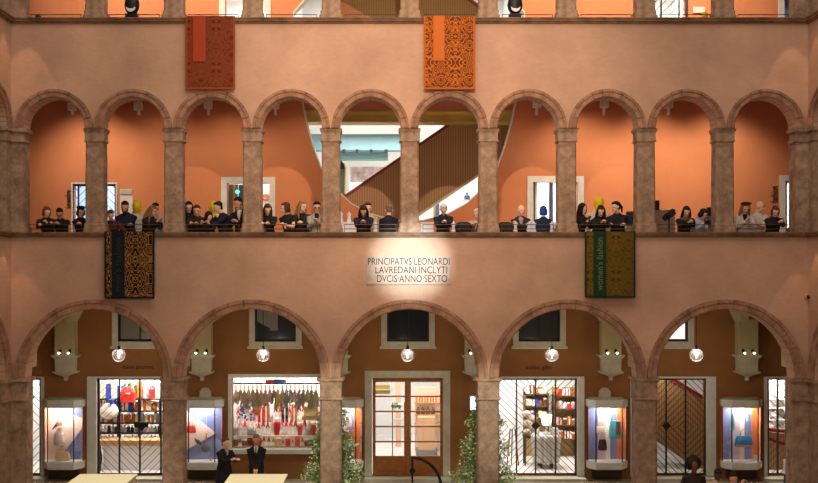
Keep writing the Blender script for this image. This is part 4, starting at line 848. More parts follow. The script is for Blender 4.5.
for k, (px, py, c, s_) in enumerate(((771, 424, 'red', .14), (774, 413, 'red', .16), (770, 407, 'white', .12), (775, 400, 'brown', .1), (769, 394, 'blue', .12), (781, 424, 'white', .12))):
    zb_ = PZ(py, 5.9); x = PX(px, 5.9)
    jar('gnome', c if c != 'blue' else 'pink', x, 5.9, zb_-.1, s_*1.5, .3, f'{c if c != "blue" else "pink"} toy figure behind the far right gate, {["lowest left", "big central", "upper left", "upper middle", "topmost", "lowest right"][k]}', 'toy', 'toys behind the far right gate')
t = thing('toy_shelves', 'pale shelf of toy figures behind the far right gate', 'shelving', (PX(775, 6), 5.9, 0.03))
for p in (427, 416, 404, 395): obj('shelf', bx(PX(765, 6), PX(785, 6), 5.75, 6.1, PZ(p, 5.9)-.12, PZ(p, 5.9)-.1), M_WHITE, t)
obj('back_board', bx(PX(765, 6), PX(785, 6), 6.1, 6.14, .03, 3.0), M_WHITE, t)
x = PX(791, 6); t = thing('christmas_tree', 'green Christmas tree at the far right entrance', 'tree', (x, 5.9, PZ(428, 6))); bm = NB()
for q in range(260):
    u = rnd.random(); aa = rnd.uniform(0, 6.28); r = .32*(1-u); z = PZ(428, 6)+.15+u*1.0; cyl(bm, (x, 5.9, z+.05), (x+r*math.cos(aa), 5.9+r*math.sin(aa), z-.03), .012, .02, 3)
obj('foliage', bm, cm('green'), t); obj('trunk', cyl(NB(), (x, 5.9, .03), (x, 5.9, PZ(428, 6)+.2), .04), M_DARKWOOD, t)
for k in range(9):
    u = k/9; aa = k*2.4; r = .3*(1-u); jx = obj('bauble', ell(NB(), (x+r*math.cos(aa), 5.9-abs(r*math.sin(aa))-.02, PZ(428, 6)+.15+u), .035, u=8, v=6), cm('red' if k % 2 else 'white'), t)
x = PX(789, 3.7); t = thing('info_stand', 'small white stand in front of the far right entrance', 'stand', (x, 3.6, .07)); obj('panel', bx(PX(784, 3.6), PX(791, 3.6), 3.55, 3.65, PZ(474, 3.6), PZ(459.5, 3.6), bev=.01), M_WHITE, t); obj('foot', bx(PX(785, 3.6), PX(790, 3.6), 3.5, 3.7, 0, PZ(474, 3.6)), M_BLACK, t)
# lit sign by the pillar
t = thing('lit_sign', 'pale blue glowing upright sign beside the right climbing plant', 'sign', (PX(472.5, BW-.15), BW-.15, PZ(410, BW)))
obj('screen', bx(PX(470.8, BW-.15), PX(475.5, BW-.15), BW-.2, BW-.17, PZ(409.5, BW-.15), PZ(396.5, BW-.15)), mat('lit_screen', (.5, .8, 1), emit=(.25, .6, 1), estr=1.5), t)
obj('casing', bx(PX(470, BW-.15), PX(477, BW-.15), BW-.17, BW, PZ(410, BW-.15), PZ(396, BW-.15)), M_WHITE, t)
lamp('AREA', 'sign_glow', (PX(473, BW-.15), BW-.22, PZ(403, BW-.15)), 1.2, (.5, .8, 1), (PI/2, 0, 0), shape='RECTANGLE', size=.12, size_y=.35)
# ------------------------------------------------------------------ climbing plants
def plant(x, y, H, rw, label, seed):
    rnd = random.Random(seed); t = thing('climbing_plant', label, 'plant', (x, y, 0), 'tall potted climbing plants')
    obj('planter', loftsq(NB(), x, y, [(0, .26, .26), (.4, .32, .32), (.42, .34, .34), (.46, .34, .34)], .1), mat('planter', sr(70, 60, 52), .6), t)
    bl = NB(); bl2 = NB(); bf = NB(); st = NB()
    for k in range(7): aa = k*.9; sweep(st, [(x+.1*math.cos(aa), y+.1*math.sin(aa), .4), (x+rw*.5*math.cos(aa+.6), y+rw*.5*math.sin(aa+.6), H*.4), (x+.08*math.cos(aa+1), y+.08*math.sin(aa+1), H*.93)], [.015, .01, .005], 4)
    for k in range(5200):
        u = rnd.random()**1.25; z = .42+u*(H-.42); rr = rw*(1-u)**.8*(1+.22*math.sin(z*9+seed)+.15*math.sin(z*23))+.05; r = rr*math.sqrt(rnd.uniform(.25, 1.1)); aa = rnd.uniform(0, 6.283)
        c = Vector((x+r*math.cos(aa), y+r*math.sin(aa), z)); s_ = rnd.uniform(.045, .075)
        q = Matrix.Rotation(rnd.uniform(0, 6.28), 3, 'Z') @ Matrix.Rotation(rnd.uniform(-1.1, .6), 3, 'X') @ Matrix.Rotation(rnd.uniform(-.6, .6), 3, 'Y')
        tgt = bl if rnd.random() < .66 else bl2
        vs = [tgt.verts.new(c+q@Vector(v)) for v in ((0, 0, 0), (s_*.42, s_*.6, .004), (0, s_*1.5, -.006), (-s_*.42, s_*.6, .004))]; tgt.faces.new(vs)
    for k in range(110):
        u = rnd.random()**1.25; z = .42+u*(H-.42); rr = rw*(1-u)**.8+.07; aa = rnd.uniform(PI*.9, PI*2.1); c = (x+rr*math.cos(aa), y+rr*math.sin(aa), z); ell(bf, c, (.022, .015, .022), u=5, v=3)  # white flecks set over the viewer side of the foliage
    obj('stems', st, mat('stem', sr(80, 66, 40), .8), t); obj('foliage', bl, mat('leaf_green', sr(112, 142, 70), .45, spec=.6), t, keep=False)
    f2 = obj('foliage', bl2, mat('leaf_light', sr(190, 204, 140), .4, spec=.6), t); f2['label'] = 'paler leaves'; obj('flecks', bf, mat('fleck_white', sr(246, 244, 225), .6), t)
plant(PX(333, 1.55), 1.55, 2.95, .66, 'tall leafy plant with white blossoms behind the pillar left of the wooden door', 1)
plant(PX(485, 1.55), 1.55, 3.1, .68, 'tall leafy plant with white blossoms behind the pillar right of the wooden door', 2)
# ------------------------------------------------------------------ court furniture
for (p0, p1, lab) in ((79.5, 137, 'high buffet table with cream top below the food shop'), (230, 287, 'high buffet table with cream top in front of the two hosts')):
    y1 = -.42; z = 1.05; s = 24.58; X0 = CX+(p0-385)/F*s; X1 = CX+(p1-385)/F*s; y0 = y1-1.2
    t = thing('buffet_table', lab, 'table', ((X0+X1)/2, (y0+y1)/2, 0), 'cream buffet tables')
    obj('tabletop', bx(X0, X1, y0, y1, z-.04, z, bev=.008), M_CREAM, t); obj('skirt', bx(X0+.03, X1-.03, y0+.03, y1-.03, .25, z-.04), M_CREAM, t)
    for xx in (X0+.06, X1-.1):
        for yy in (y0+.06, y1-.1): obj('leg', bx(xx, xx+.04, yy, yy+.04, 0, .25), M_IRON, t)
# iron arm of the well
y = -1.2; xw, xe = PX(411, y), PX(441, y)
t = thing('iron_well_arm', 'black curved iron bracket with a hanging pulley in the courtyard', 'well bracket', (xe, y, 0))
R_ = xe-xw; zt_ = PZ(457.5, y)
obj('arm', sweep(NB(), [(xe-R_*(1-math.sin(a_))*1.0, y, zt_-R_*1.0*(1-math.cos(a_))) for a_ in [PI/2*i/12 for i in range(13)]][::1]+[(xe, y, 0)], .035, 8), M_BLACK, t)
bm = NB()
for k in range(9):
    cc = (xw+.03, y, zt_-.08-k*.075); ell(bm, cc, (.028, .014, .045), u=8, v=5)
obj('chain', bm, M_BLACK, t); obj('pulley', cyl(NB(), (xw+.03, y-.03, zt_-.3), (xw+.03, y+.03, zt_-.3), .07), M_BLACK, t); obj('hook', sweep(NB(), [(xw+.03, y, zt_-.75), (xw+.1, y, zt_-.82), (xw+.03, y, zt_-.9), (xw-.05, y, zt_-.84)], .016), M_BLACK, t)
# top gallery things
def stage_light(px, lab):
    d = .25; x = PX(px, d); z = Z_L2; t = thing('stage_light', lab, 'stage light', (x, d, z), 'moving-head lights on the top ledge')
    obj('base', bx(x-.19, x+.19, d-.12, d+.16, z, z+.07, bev=.02), M_BLACK, t); obj('yoke', bx(x-.15, x+.15, d-.08, d+.12, z+.07, z+.17, bev=.02), M_BLACK, t)
    bm = NB(); ell(bm, (x, d, z+.38), (.185, .14, .25)); obj('head', bm, M_BLACK, t, True)
    pts = [(x+.11*math.cos(a_), z+.26+.11*math.sin(a_)) for a_ in [PI+PI*i/12 for i in range(13)]]+[(x+.1*math.cos(a_), z+.27+.045*math.sin(a_)) for a_ in [2*PI-PI*i/12 for i in range(13)]]
    obj('lens', poly(NB(), [(px_, zz_+.04) for px_, zz_ in pts], (), d-.15, d-.1), mat('lens_white', sr(225, 225, 225), .3), t)
stage_light(132, 'black stage light with a pale crescent lens, left one on the top ledge'); stage_light(515, 'black stage light with a pale crescent lens, right one on the top ledge')
t = thing('floor_lamp', 'small black lamp lying on the top ledge in the left corner', 'lamp', (PX(37.5, .1), .15, Z_L2)); obj('body', ell(NB(), (PX(37.5, .1), .15, Z_L2+.07), (.07, .06, .06)), M_BLACK, t); obj('foot', bx(PX(36, .1), PX(39, .1), .1, .2, Z_L2, Z_L2+.03), M_BLACK, t)
tag(obj('wall_notice', bx(PX(693, BW-.02), PX(705, BW-.02), BW-.03, BW, PZ(13, BW), PZ(7, BW)), mat('paper', sr(226, 214, 196), .8)), 'white notice on the top gallery wall right of the black gate', 'sign')
t = thing('mannequin', 'yellow rounded figure top just above the ledge, right of the black gate', 'figure', (PX(705, 1.5), 1.5, 10.95)); obj('body', lathe(NB(), PX(705, 1.5), 1.5, [(10.95, .25), (11.4, .18), (11.95, .07)]), mat('yellow_cloth', sr(240, 200, 30), .8), t); obj('head', ell(NB(), (PX(705, 1.5), 1.5, PZ(15.5, 1.5)), .09), MATS['yellow_cloth'], t)
# middle gallery furniture
t = thing('video_camera', 'black video camera on a tripod pointing down behind the right arches', 'camera', (PX(669, .6), .6, 5.8))
x, y = PX(669, .55), .55; zc = PZ(215, .55)
q = Matrix.Rotation(.5, 3, 'Y'); bm = NB(); box(bm, -.13, .13, -.07, .07, -.08, .08, .015); bmesh.ops.transform(bm, matrix=Matrix.Translation((x+.02, y, zc+.02)) @ Matrix.Rotation(-.6, 4, 'Y'), verts=bm.verts[:]); obj('body', bm, M_BLACK, t)
obj('lens', cyl(NB(), (x-.04, y-.04, zc-.01), (x-.14, y-.1, zc-.09), .06, .075), M_BLACK, t); obj('viewfinder', cyl(NB(), (x+.07, y, zc+.09), (x+.14, y, zc+.12), .03), M_BLACK, t); obj('pole', cyl(NB(), (x, y, 6.6), (x, y, zc-.05), .02), M_BLACK, t)
for k in range(3): aa = 2*PI*k/3+.5; obj('leg', cyl(NB(), (x, y+.3, 6.6) if 0 else (x, y, 6.65), (x+.2*math.cos(aa), y+.3+.25*math.sin(aa), 5.8), .014), M_BLACK, t)
def cabinet(x0, x1, d, ytop, lab):
    t = thing('cabinet', lab, 'cabinet', (PX((x0+x1)/2, d), d, 5.8)); m = mat('cabinet_grey', sr(150, 132, 118), .7)
    obj('body', bx(PX(x0, d), PX(x1, d), d, d+.5, 5.85, PZ(ytop, d)-.03), m, t); obj('top', bx(PX(x0, d)-.02, PX(x1, d)+.02, d-.02, d+.52, PZ(ytop, d)-.03, PZ(ytop, d)), m, t); obj('plinth', bx(PX(x0, d)+.03, PX(x1, d)-.03, d+.03, d+.47, 5.8, 5.85), M_BLACK, t)
    return t
cabinet(640, 675, 2.0, 210, 'grey-brown cabinet behind the video camera'); cabinet(626, 634, 2.6, 218, 'grey cabinet behind the ponytailed woman'); cabinet(703, 716, 2.4, 216, 'grey cabinet behind the woman holding a camera')
for (px, py, d, h, w, lab) in ((656, 200.5, 2.2, .2, .15, 'black box on the cabinet behind the video camera'), (709.5, 208, 2.6, .18, .14, 'black box on the cabinet behind the woman holding a camera')):
    zb = PZ(210 if px < 700 else 216, 2.0 if px < 700 else 2.4); t = thing('speaker', lab, 'speaker', (PX(px, d), d, zb)); x = PX(px, d); obj('housing', bx(x-w/2, x+w/2, d-.08, d+.08, zb, zb+h+.06, bev=.02), M_BLACK, t); obj('grille', bx(x-w*.4, x+w*.4, d-.09, d-.08, zb+.02, zb+h), M_IRON, t)
t = thing('poster_stand', 'white poster panel standing behind the bearded man', 'sign', (PX(125.8, 3.5), 3.5, 5.8)); obj('panel', bx(PX(120, 3.5), PX(132.5, 3.5), 3.5, 3.54, PZ(214, 3.5), PZ(189, 3.5)), M_WHITE, t)
obj('picture', bx(PX(120.6, 3.5), PX(132, 3.5), 3.48, 3.5, PZ(194, 3.5), PZ(189.5, 3.5)), mat('poster_top', sr(205, 200, 180), .8), t); obj('stand', bx(PX(125.5, 3.5), PX(126.5, 3.5), 3.54, 3.58, 5.8, PZ(214, 3.5)), M_BLACK, t)
def white_table(x0, x1, d, ytop, lab):
    t = thing('draped_table', lab, 'table', (PX((x0+x1)/2, d), d, 5.8)); X0, X1 = PX(x0, d), PX(x1, d); zt = PZ(ytop, d)
    obj('tabletop', bx(X0, X1, d, d+.5, zt-.03, zt), M_WHITE, t); obj('cloth', bx(X0+.01, X1-.01, d+.01, d+.49, 5.85, zt-.03, bev=.02), mat('lit_cloth', (.85, .85, .95), .7), t)
    return zt
zt1 = white_table(337, 361, 1.6, 222, 'white draped table left of the woman in navy coat'); zt2 = white_table(420, 434, 1.4, 222, 'white draped table left of the white-haired man')
zt3 = white_table(516, 538, 1.4, 224, 'white draped table between the two seated guests in dark clothes'); zt4 = white_table(545, 562, 1.4, 222, 'white draped table right of the blue-haired guest')
for (px, d, zt, labs) in ((341, 1.75, zt1, 'on the left table, nearer the pillar'), (349, 1.75, zt1, 'on the left table, nearer the navy coat'), (515.5, .3, Z_L1, 'on the ledge before the black coat'), (529.5, .3, Z_L1, 'on the ledge between two guests'), (534, .3, Z_L1, 'on the ledge before the blue-haired guest'), (552, .3, Z_L1, 'on the ledge right of the blue-haired guest'), (556, .3, Z_L1, 'on the ledge nearest the doorway pillar'), (453.5, .3, Z_L1, 'on the ledge beside the white-haired man'), (375.5, .3, Z_L1, 'on the ledge between the navy coat and the suit')):
    x = PX(px, d); t = thing('glass_vase', 'white glass vase '+labs, 'vase', (x, d, zt), 'white vases on the tables and the ledge'); obj('body', lathe(NB(), x, d, [(zt, .05), (zt+.03, .055), (zt+.13, .035), (zt+.2, .05), (zt+.23, .055)]), mat('vase_white', sr(225, 228, 245), .3), t); obj('candle', cyl(NB(), (x, d, zt+.2), (x, d, zt+.27), .02), M_WHITE, t)
def soft_bag(px0, px1, py, d, lab, m):
    x0, x1 = PX(px0, d), PX(px1, d); zt = PZ(py, d); t = thing('coat_bundle', lab, 'bag', ((x0+x1)/2, d, Z_L1)); bm = NB(); w = (x1-x0)/2; xm = (x0+x1)/2; h = zt-Z_L1
    loftsq(bm, xm, d, [(Z_L1, w*.9, .14), (Z_L1+h*.5, w, .16), (Z_L1+h*.85, w*.85, .12), (zt, w*.5, .06)], .5); obj('body', bm, m, t)
    obj('strap', sweep(NB(), [(xm-w*.6, d-.15, Z_L1+h*.2), (xm-w*.3, d-.14, zt-.04), (xm+w*.4, d-.14, zt-.06), (xm+w*.7, d-.15, Z_L1+h*.3)], .014), mat('strap_grey', sr(60, 62, 80), .6), t)
soft_bag(455, 472, 222, .3, 'folded navy coat lying on the ledge beside the white-haired man', mat('navy_cloth', sr(26, 28, 42), .8, var=.5, vscale=9)); soft_bag(497, 513, 222, .3, 'dark green folded coat on the ledge next to the pillar', mat('dgreen_cloth', sr(44, 44, 36), .8, var=.5, vscale=9))
# things behind the doors of the middle gallery
t = thing('clothes_rail', 'yellow post beside dark glass in the left boutique doorway', 'post', (PX(234, 4.6), 4.6, 5.8)); obj('post', bx(PX(233.3, 4.6), PX(235, 4.6), 4.55, 4.6, 5.8, PZ(184, 4.6)), mat('yellow_post', sr(220, 180, 50), .5), t); obj('panel', bx(PX(228, 4.7), PX(238, 4.7), 4.68, 4.72, 6.4, PZ(184, 4.6)), mat('slate_glass', sr(96, 110, 116), .3), t)
obj('panel', bx(PX(238.5, 4.8), PX(250, 4.8), 4.8, 4.84, 6.4, PZ(184, 4.6)), mat('petrol_glass', sr(60, 100, 104), .3), t)
t = thing('neon_disc', 'small turquoise glowing disc in the left boutique doorway', 'lamp', (PX(237.5, 4.6), 4.55, PZ(194, 4.6))); obj('disc', ell(NB(), (PX(237.7, 4.6), 4.55, PZ(192, 4.6)), (.06, .03, .06)), mat('neon_teal', (.1, .8, .8), emit=(.1, .8, .85), estr=1.5), t); obj('cord', cyl(NB(), (PX(237.7, 4.6), 4.57, PZ(190, 4.6)), (PX(237.7, 4.6), 4.57, PZ(183, 4.6)), .006, seg=5), M_BLACK, t)
t = thing('ring_sign', 'orange ring emblem on the white wall of the left boutique', 'sign', (PX(266, 5.5), 5.5, PZ(200, 5.5))); bm = NB(); sweep(bm, [(PX(266, 5.5)+.12*math.cos(a_), 5.5, PZ(197.5, 5.5)+.07*math.sin(a_)) for a_ in [2*PI*i/16 for i in range(17)]], .025); obj('ring', bm, mat('ring_orange', sr(236, 110, 50), .5), t); obj('panel', bx(PX(257, 5.55), PX(275, 5.55), 5.52, 5.6, 5.8, PZ(180, 5.5)), M_WHITE, t)
t = thing('door_post', 'dark blue post inside the bright doorway behind the blue-haired guest', 'post', (PX(551, 4.8), 4.8, 5.8)); obj('shaft', bx(PX(549, 4.8), PX(553, 4.8), 4.78, 4.86, 5.8, PZ(182, 4.8)), mat('steel_blue', sr(70, 84, 120), .4), t); obj('foot', bx(PX(548.5, 4.8), PX(553.5, 4.8), 4.76, 4.88, 5.8, 5.9), M_BLACK, t)
# ------------------------------------------------------------------ people
def remesh(bm, voxel, smooth_it=3):
    me = bpy.data.meshes.new('tmp'); bm.to_mesh(me); bm.free(); o = bpy.data.objects.new('tmp', me); C.objects.link(o)
    r = o.modifiers.new('r', 'REMESH'); r.mode = 'VOXEL'; r.voxel_size = voxel; r.use_smooth_shade = True
    if smooth_it:
        s = o.modifiers.new('s', 'SMOOTH'); s.iterations = smooth_it; s.factor = .5
    dg = bpy.context.evaluated_depsgraph_get(); out = bpy.data.meshes.new_from_object(o.evaluated_get(dg))
    bpy.data.objects.remove(o); bpy.data.meshes.remove(me); return out
def tube(bm, pts, rs, seg=12):
    """elliptic tube; rs = (side, depth) or float, side along world X as far as possible"""
    pts = [Vector(p) for p in pts]; rings = []
    for i, p in enumerate(pts):
        d = (pts[min(i+1, len(pts)-1)]-pts[max(i-1, 0)]).normalized()
        sx = Vector((1, 0, 0)); sx = (sx-d*sx.dot(d)); sx = sx.normalized() if sx.length > .15 else (Vector((0, 1, 0))-d*d.y).normalized(); sy = d.cross(sx)
        r = rs[i]; a, b = (r if hasattr(r, '__len__') else (r, r))
        rings.append([bm.verts.new(p+sx*a*math.cos(2*PI*k/seg)+sy*b*math.sin(2*PI*k/seg)) for k in range(seg)])
    for A, B in zip(rings, rings[1:]):
        for k in range(seg): bm.faces.new((A[k], A[(k+1) % seg], B[(k+1) % seg], B[k]))
    bm.faces.new(rings[0][::-1]); bm.faces.new(rings[-1]); return bm
def ik(s, t, l1, l2, pole):
    d = t-s; L = min(d.length, (l1+l2)*.995); d = d.normalized()*L; t = s+d
    a = (l1*l1-l2*l2+L*L)/(2*L); h = math.sqrt(max(0, l1*l1-a*a)); p = pole-d.normalized()*pole.dot(d.normalized()); p.normalize()
    return s+d.normalized()*a+p*h, t
CM = {}
def cloth(name, col): return mat('cloth_'+name, col, .85, var=.25, vscale=8)
CLOTH = {'black': (.014, .013, .014), 'navy': sr(26, 32, 50), 'charcoal': sr(46, 46, 50), 'grey': sr(88, 86, 88), 'white': sr(220, 214, 206), 'beige': sr(196, 176, 146), 'brown': sr(50, 36, 30), 'wine': sr(90, 34, 30), 'denim': sr(176, 186, 200), 'darkdenim': sr(40, 46, 62), 'yellow': sr(255, 214, 44), 'tealnavy': sr(22, 44, 70), 'olive': sr(116, 96, 48), 'pinkgrey': sr(190, 160, 155)}
HAIRC = {'black': (.008, .007, .007), 'dark': sr(36, 24, 18), 'brown': sr(70, 44, 28), 'auburn': sr(116, 62, 34), 'red': sr(110, 34, 20), 'blonde': sr(150, 116, 70), 'white': sr(200, 196, 190), 'grey': sr(110, 104, 98), 'blue': sr(30, 70, 160), 'none': (0, 0, 0)}
def person(px, ytop, label, d=.85, floor=5.8, hair='dark', style='short', top='black', bottom='charcoal', under=None, skin=0, turn=0, lean=.35, yaw=0, pitch=.25,
           hands='rest', build=1.1, sleeves='long', long_coat=False, group=None, glasses=False, beard=False, X=None, H=None, tie=False, extra=None):
    RZ = Matrix.Rotation(turn, 3, 'Z'); ho = RZ@Vector((0, -.62*math.sin(lean), 0)); dh = d+ho.y
    x = PX(px, dh)-ho.x if X is None else X
    ztop = PZ(ytop, dh) if H is None else H
    h = (ztop-.03-floor)/(.53+.47*math.cos(lean*.9)); b = build; h = min(h, 1.9)
    O = Vector((x, d, floor))
    def Wp(v): return O+RZ@Vector(v)
    hipz = .53*h; ln = lambda v: (Vector((0, 0, hipz))+Matrix.Rotation(lean, 3, 'X')@(Vector(v)-Vector((0, 0, hipz))))   # forward is -Y
    J = lambda v: Wp(ln(v)*1.0)
    S = h/1.7*1.12
    # body
    body = NB()
    hr = Matrix.Rotation(turn, 3, 'Z') @ Matrix.Rotation(yaw, 3, 'Z') @ Matrix.Rotation(lean*.3+pitch, 3, 'X')
    neck0 = J((0, .01*h, .815*h)); neck1 = J((0, -.004*h, .865*h)); hc = neck1+hr@Vector((0, -.015*h, .062*h))
    def hd(v): return hc+hr@(Vector(v)*S)
    tube(body, [J((0, 0, .50*h)), J((0, 0, .56*h)), J((0, 0, .62*h)), J((0, -.005*h, .72*h)), J((0, 0, .775*h)), J((0, .005*h, .815*h))], [(.085*h*b, .06*h*b), (.092*h*b, .065*h*b), (.075*h*b, .055*h*b), (.092*h*b, .064*h*b), (.085*h*b, .05*h*b), (.035*h, .035*h)])
    tube(body, [neck0-Vector((0, 0, .03*h)), neck0, neck1, hd((0, .005, -.03))], [.04*h, .034*h, .032*h, .034*h])
    ell(body, hd((0, .012, .02)), (.075*S, .094*S, .098*S), hr, 18, 14); ell(body, hd((0, -.022, -.045)), (.056*S, .062*S, .066*S), hr, 14, 10)
    ell(body, hd((0, -.092, -.022)), (.013*S, .022*S, .024*S), hr, 8, 6); ell(body, hd((0, -.074, -.1)), (.022*S, .018*S, .018*S), hr, 8, 6)
    for s in (-1, 1): ell(body, hd((s*.078, .012, -.01)), (.01*S, .02*S, .03*S), hr, 8, 6); ell(body, hd((s*.032, -.078, .018)), (.024*S, .012*S, .009*S), hr, 8, 5)
    # legs
    legs = []
    for s in (-1, 1):
        hip = Wp((s*.048*h, .0, .53*h)); kn = Wp((s*.052*h, -.02*h, .285*h)); an = Wp((s*.055*h, .01*h, .05*h)); legs.append((hip, kn, an))
        tube(body, [hip, (hip+kn)/2, kn, kn*.6+an*.4, an], [.055*h*b, .05*h*b, .035*h, .034*h, .022*h])
        tube(body, [an, Wp((s*.06*h, -.03*h, .022*h)), Wp((s*.062*h, -.09*h, .018*h))], [.026*h, .026*h, .018*h])
    # arms
    shw = .1*h*b; L1, L2 = .172*h, .15*h; ah = []
    zr = .2*0
    fw = lambda X_, Y_, Z_: Wp((X_, Y_, Z_))
    mid = ztop-floor-.5*S
    HP = {'rest': ((-.09, -.62, 1.14), (.09, -.62, 1.14)), 'clasp': ((-.035, -.6, 1.17), (.035, -.6, 1.17)), 'phone': ((-.05, -.42, 1.2), (.05, -.44, 1.2)), 'down': ((-.24, .02, .78), (.24, .02, .78)), 'front': ((-.03, -.2, .82), (.04, -.2, .83)),
          'chin': ((-.02, -.2, 1.31), (.12, -.55, 1.12)), 'chin_r': ((.06, -.24, 1.3), (-.12, -.5, 1.13)), 'fold': ((.12, -.4, 1.12), (-.12, -.42, 1.14)), 'one': ((-.12, -.6, 1.13), (.22, -.1, .8)), 'hold': ((-.07, -.42, 1.15), (.1, -.42, 1.13)), 'chest': ((-.03, -.6, 1.1), (.14, -.58, 1.16))}[hands]
    for s, hp in zip((-1, 1), HP):
        sh = J((s*shw, .0, .775*h)); tg = fw(hp[0], hp[1]*(1.0 if abs(turn) < 1.2 else .6), hp[2])
        down = hands in ('down', 'front')
        el, wr = ik(sh, tg, L1, L2, RZ@Vector((s*.4, .5 if down else .1, -1))); ah.append((s, sh, el, wr))
        tube(body, [sh, (sh+el)/2, el, (el+wr)/2, wr], [.036*h, .031*h, .026*h, .024*h, .017*h])
        # hand: palm, four fingers, thumb
        fd = (wr-el).normalized(); inward = (RZ@Vector((-s, 0, 0))); inward = (inward-fd*inward.dot(fd)).normalized(); up = fd.cross(inward).normalized()
        if up.z > 0: up = -up
        pl = .085*S; tube(body, [wr, wr+fd*pl*.5, wr+fd*pl], [.02*S, .033*S, .034*S], 10)
        for k in range(4):
            off = inward*((k-1.5)*.02*S); ln_ = (.062, .075, .07, .052)[k]*S; p = wr+fd*pl*.9+off; p1 = p+fd*ln_*.5+up*.008; p2 = p1+(fd*.7+up*.7).normalized()*ln_*.5; tube(body, [p, p1, p2], [.0105*S, .010*S, .008*S], 6)
        tb = wr+fd*pl*.35+inward*.028*S; tube(body, [tb, tb+(fd*.5+inward*.8).normalized()*.03*S, tb+(fd*.9+inward*.5).normalized()*.062*S], [.013*S, .012*S, .009*S], 6)
    P = thing('person', label, 'person', (x, d, floor), group)
    obj('body', remesh(body, .0125, 2), M_SKIN[skin], P, True)
    e = NB()
    for s in (-1, 1): ell(e, hd((s*.031, -.083, .004)), (.013*S, .008*S, .007*S), hr, 8, 6)
    obj('eyes', e, M_EYE, P); obj('mouth', ell(NB(), hd((0, -.082, -.068)), (.022*S, .01*S, .007*S), hr, 8, 6), M_LIP, P)
    # clothes
    g = 1.14; cl = NB()
    tube(cl, [J((0, 0, .47*h)), J((0, 0, .54*h)), J((0, 0, .62*h)), J((0, -.005*h, .72*h)), J((0, 0, .775*h)), J((0, 0, .802*h)), J((0, .004*h, .826*h)), J((0, .004*h, .84*h))], [(.1*h*b, .075*h*b), (.103*h*b, .08*h*b), (.09*h*b, .07*h*b), (.105*h*b, .077*h*b), (.103*h*b, .066*h*b), (.078*h*b, .055*h), (.05*h, .045*h), (.042*h, .04*h)], 16)
    for s, sh, el, wr in ah:
        if sleeves == 'long': tube(cl, [sh-RZ@Vector((s*.03*h, 0, 0)), sh, (sh+el)/2, el, (el+wr)/2, wr-(wr-el).normalized()*.01], [.04*h, .044*h, .041*h, .037*h, .033*h, .028*h])
        else: tube(cl, [sh-RZ@Vector((s*.03*h, 0, 0)), sh, sh*.45+el*.55], [.045*h, .05*h, .044*h])
    if long_coat: tube(cl, [Wp((0, .01, .56*h)), Wp((0, 0, .45*h)), Wp((0, 0, .26*h))], [(.105*h*b, .085*h*b), (.115*h*b, .09*h*b), (.13*h*b, .1*h*b)], 16)
    jk = obj('coat' if long_coat else ('shirt' if sleeves == 'short' else 'jacket'), remesh(cl, .02, 3), cloth(top, CLOTH[top]), P, True)
    tr = NB(); tube(tr, [Wp((0, 0, .56*h)), Wp((0, 0, .52*h)), Wp((0, .0, .47*h))], [(.09*h*b, .066*h*b), (.098*h*b, .074*h*b), (.08*h, .06*h)])
    for hip, kn, an in legs: tube(tr, [hip, (hip+kn)/2, kn, (kn+an)/2, an], [.062*h*b, .056*h*b, .045*h, .04*h, .036*h])
    obj('trousers', remesh(tr, .022, 2), cloth(bottom, CLOTH[bottom]), P, True)
    for s in (-1, 1):
        f = NB(); tube(f, [Wp((s*.055*h, .04*h, .02*h)), Wp((s*.06*h, -.03*h, .024*h)), Wp((s*.062*h, -.1*h, .016*h))], [(.03*h, .022*h), (.034*h, .025*h), (.024*h, .014*h)]); obj('shoe', f, M_BLACK, P, True)
    if under:
        u = NB(); pu = [J((0, -.066*h*b, .69*h)), J((0, -.064*h*b, .75*h)), J((0, -.05*h, .80*h)), J((0, -.036*h, .832*h))]; tube(u, pu, [(.008*h, .02*h), (.024*h, .022*h), (.036*h, .02*h), (.03*h, .014*h)], 10); obj('shirt_front', u, cloth(under, CLOTH[under]), P, True)
    if tie:
        u = NB(); tube(u, [J((0, -.09*h*b, .68*h)), J((0, -.088*h, .75*h)), J((0, -.062*h, .815*h))], [(.012*h, .006*h), (.011*h, .006*h), (.006*h, .006*h)], 8); obj('tie', u, cloth('navy', CLOTH['navy']), P, True)
    # hair
    if style not in ('bald', 'hood'):
        hb = NB(); k = 1.0
        if style != 'afro':
            ell(hb, hd((0, .03, .045)), (.082*S, .09*S, .085*S), hr, 16, 12); ell(hb, hd((0, -.012, .088)), (.07*S, .066*S, .036*S), hr, 12, 8); ell(hb, hd((0, .055, -.015)), (.068*S, .05*S, .07*S), hr, 12, 8)
        if style == 'bob':
            for s in (-1, 1): ell(hb, hd((s*.072, .015, -.02)), (.026*S, .06*S, .095*S), hr, 12, 10)
            ell(hb, hd((0, .065, -.04)), (.08*S, .045*S, .08*S), hr, 12, 8)
        if style == 'long':
            for s in (-1, 1): tube(hb, [hd((s*.06, .01, .06)), hd((s*.085, .01, -.04)), hd((s*.095, -.0, -.15)), hd((s*.1, -.03, -.27))], [(.03*S, .04*S), (.03*S, .05*S), (.032*S, .045*S), (.018*S, .02*S)])
            tube(hb, [hd((0, .06, .04)), hd((0, .085, -.06)), hd((0, .11, -.2)), hd((0, .12, -.3))], [(.07*S, .04*S), (.09*S, .04*S), (.09*S, .035*S), (.05*S, .02*S)])
        if style == 'bun': ell(hb, hd((0, .1, .1)), (.045*S, .045*S, .045*S), hr, 10, 8)
        if style == 'pony': ell(hb, hd((0, .1, .05)), (.04*S, .04*S, .04*S), hr, 10, 8); tube(hb, [hd((0, .11, .05)), hd((0, .16, -.03)), hd((0, .15, -.16))], [.03*S, .035*S, .012*S])
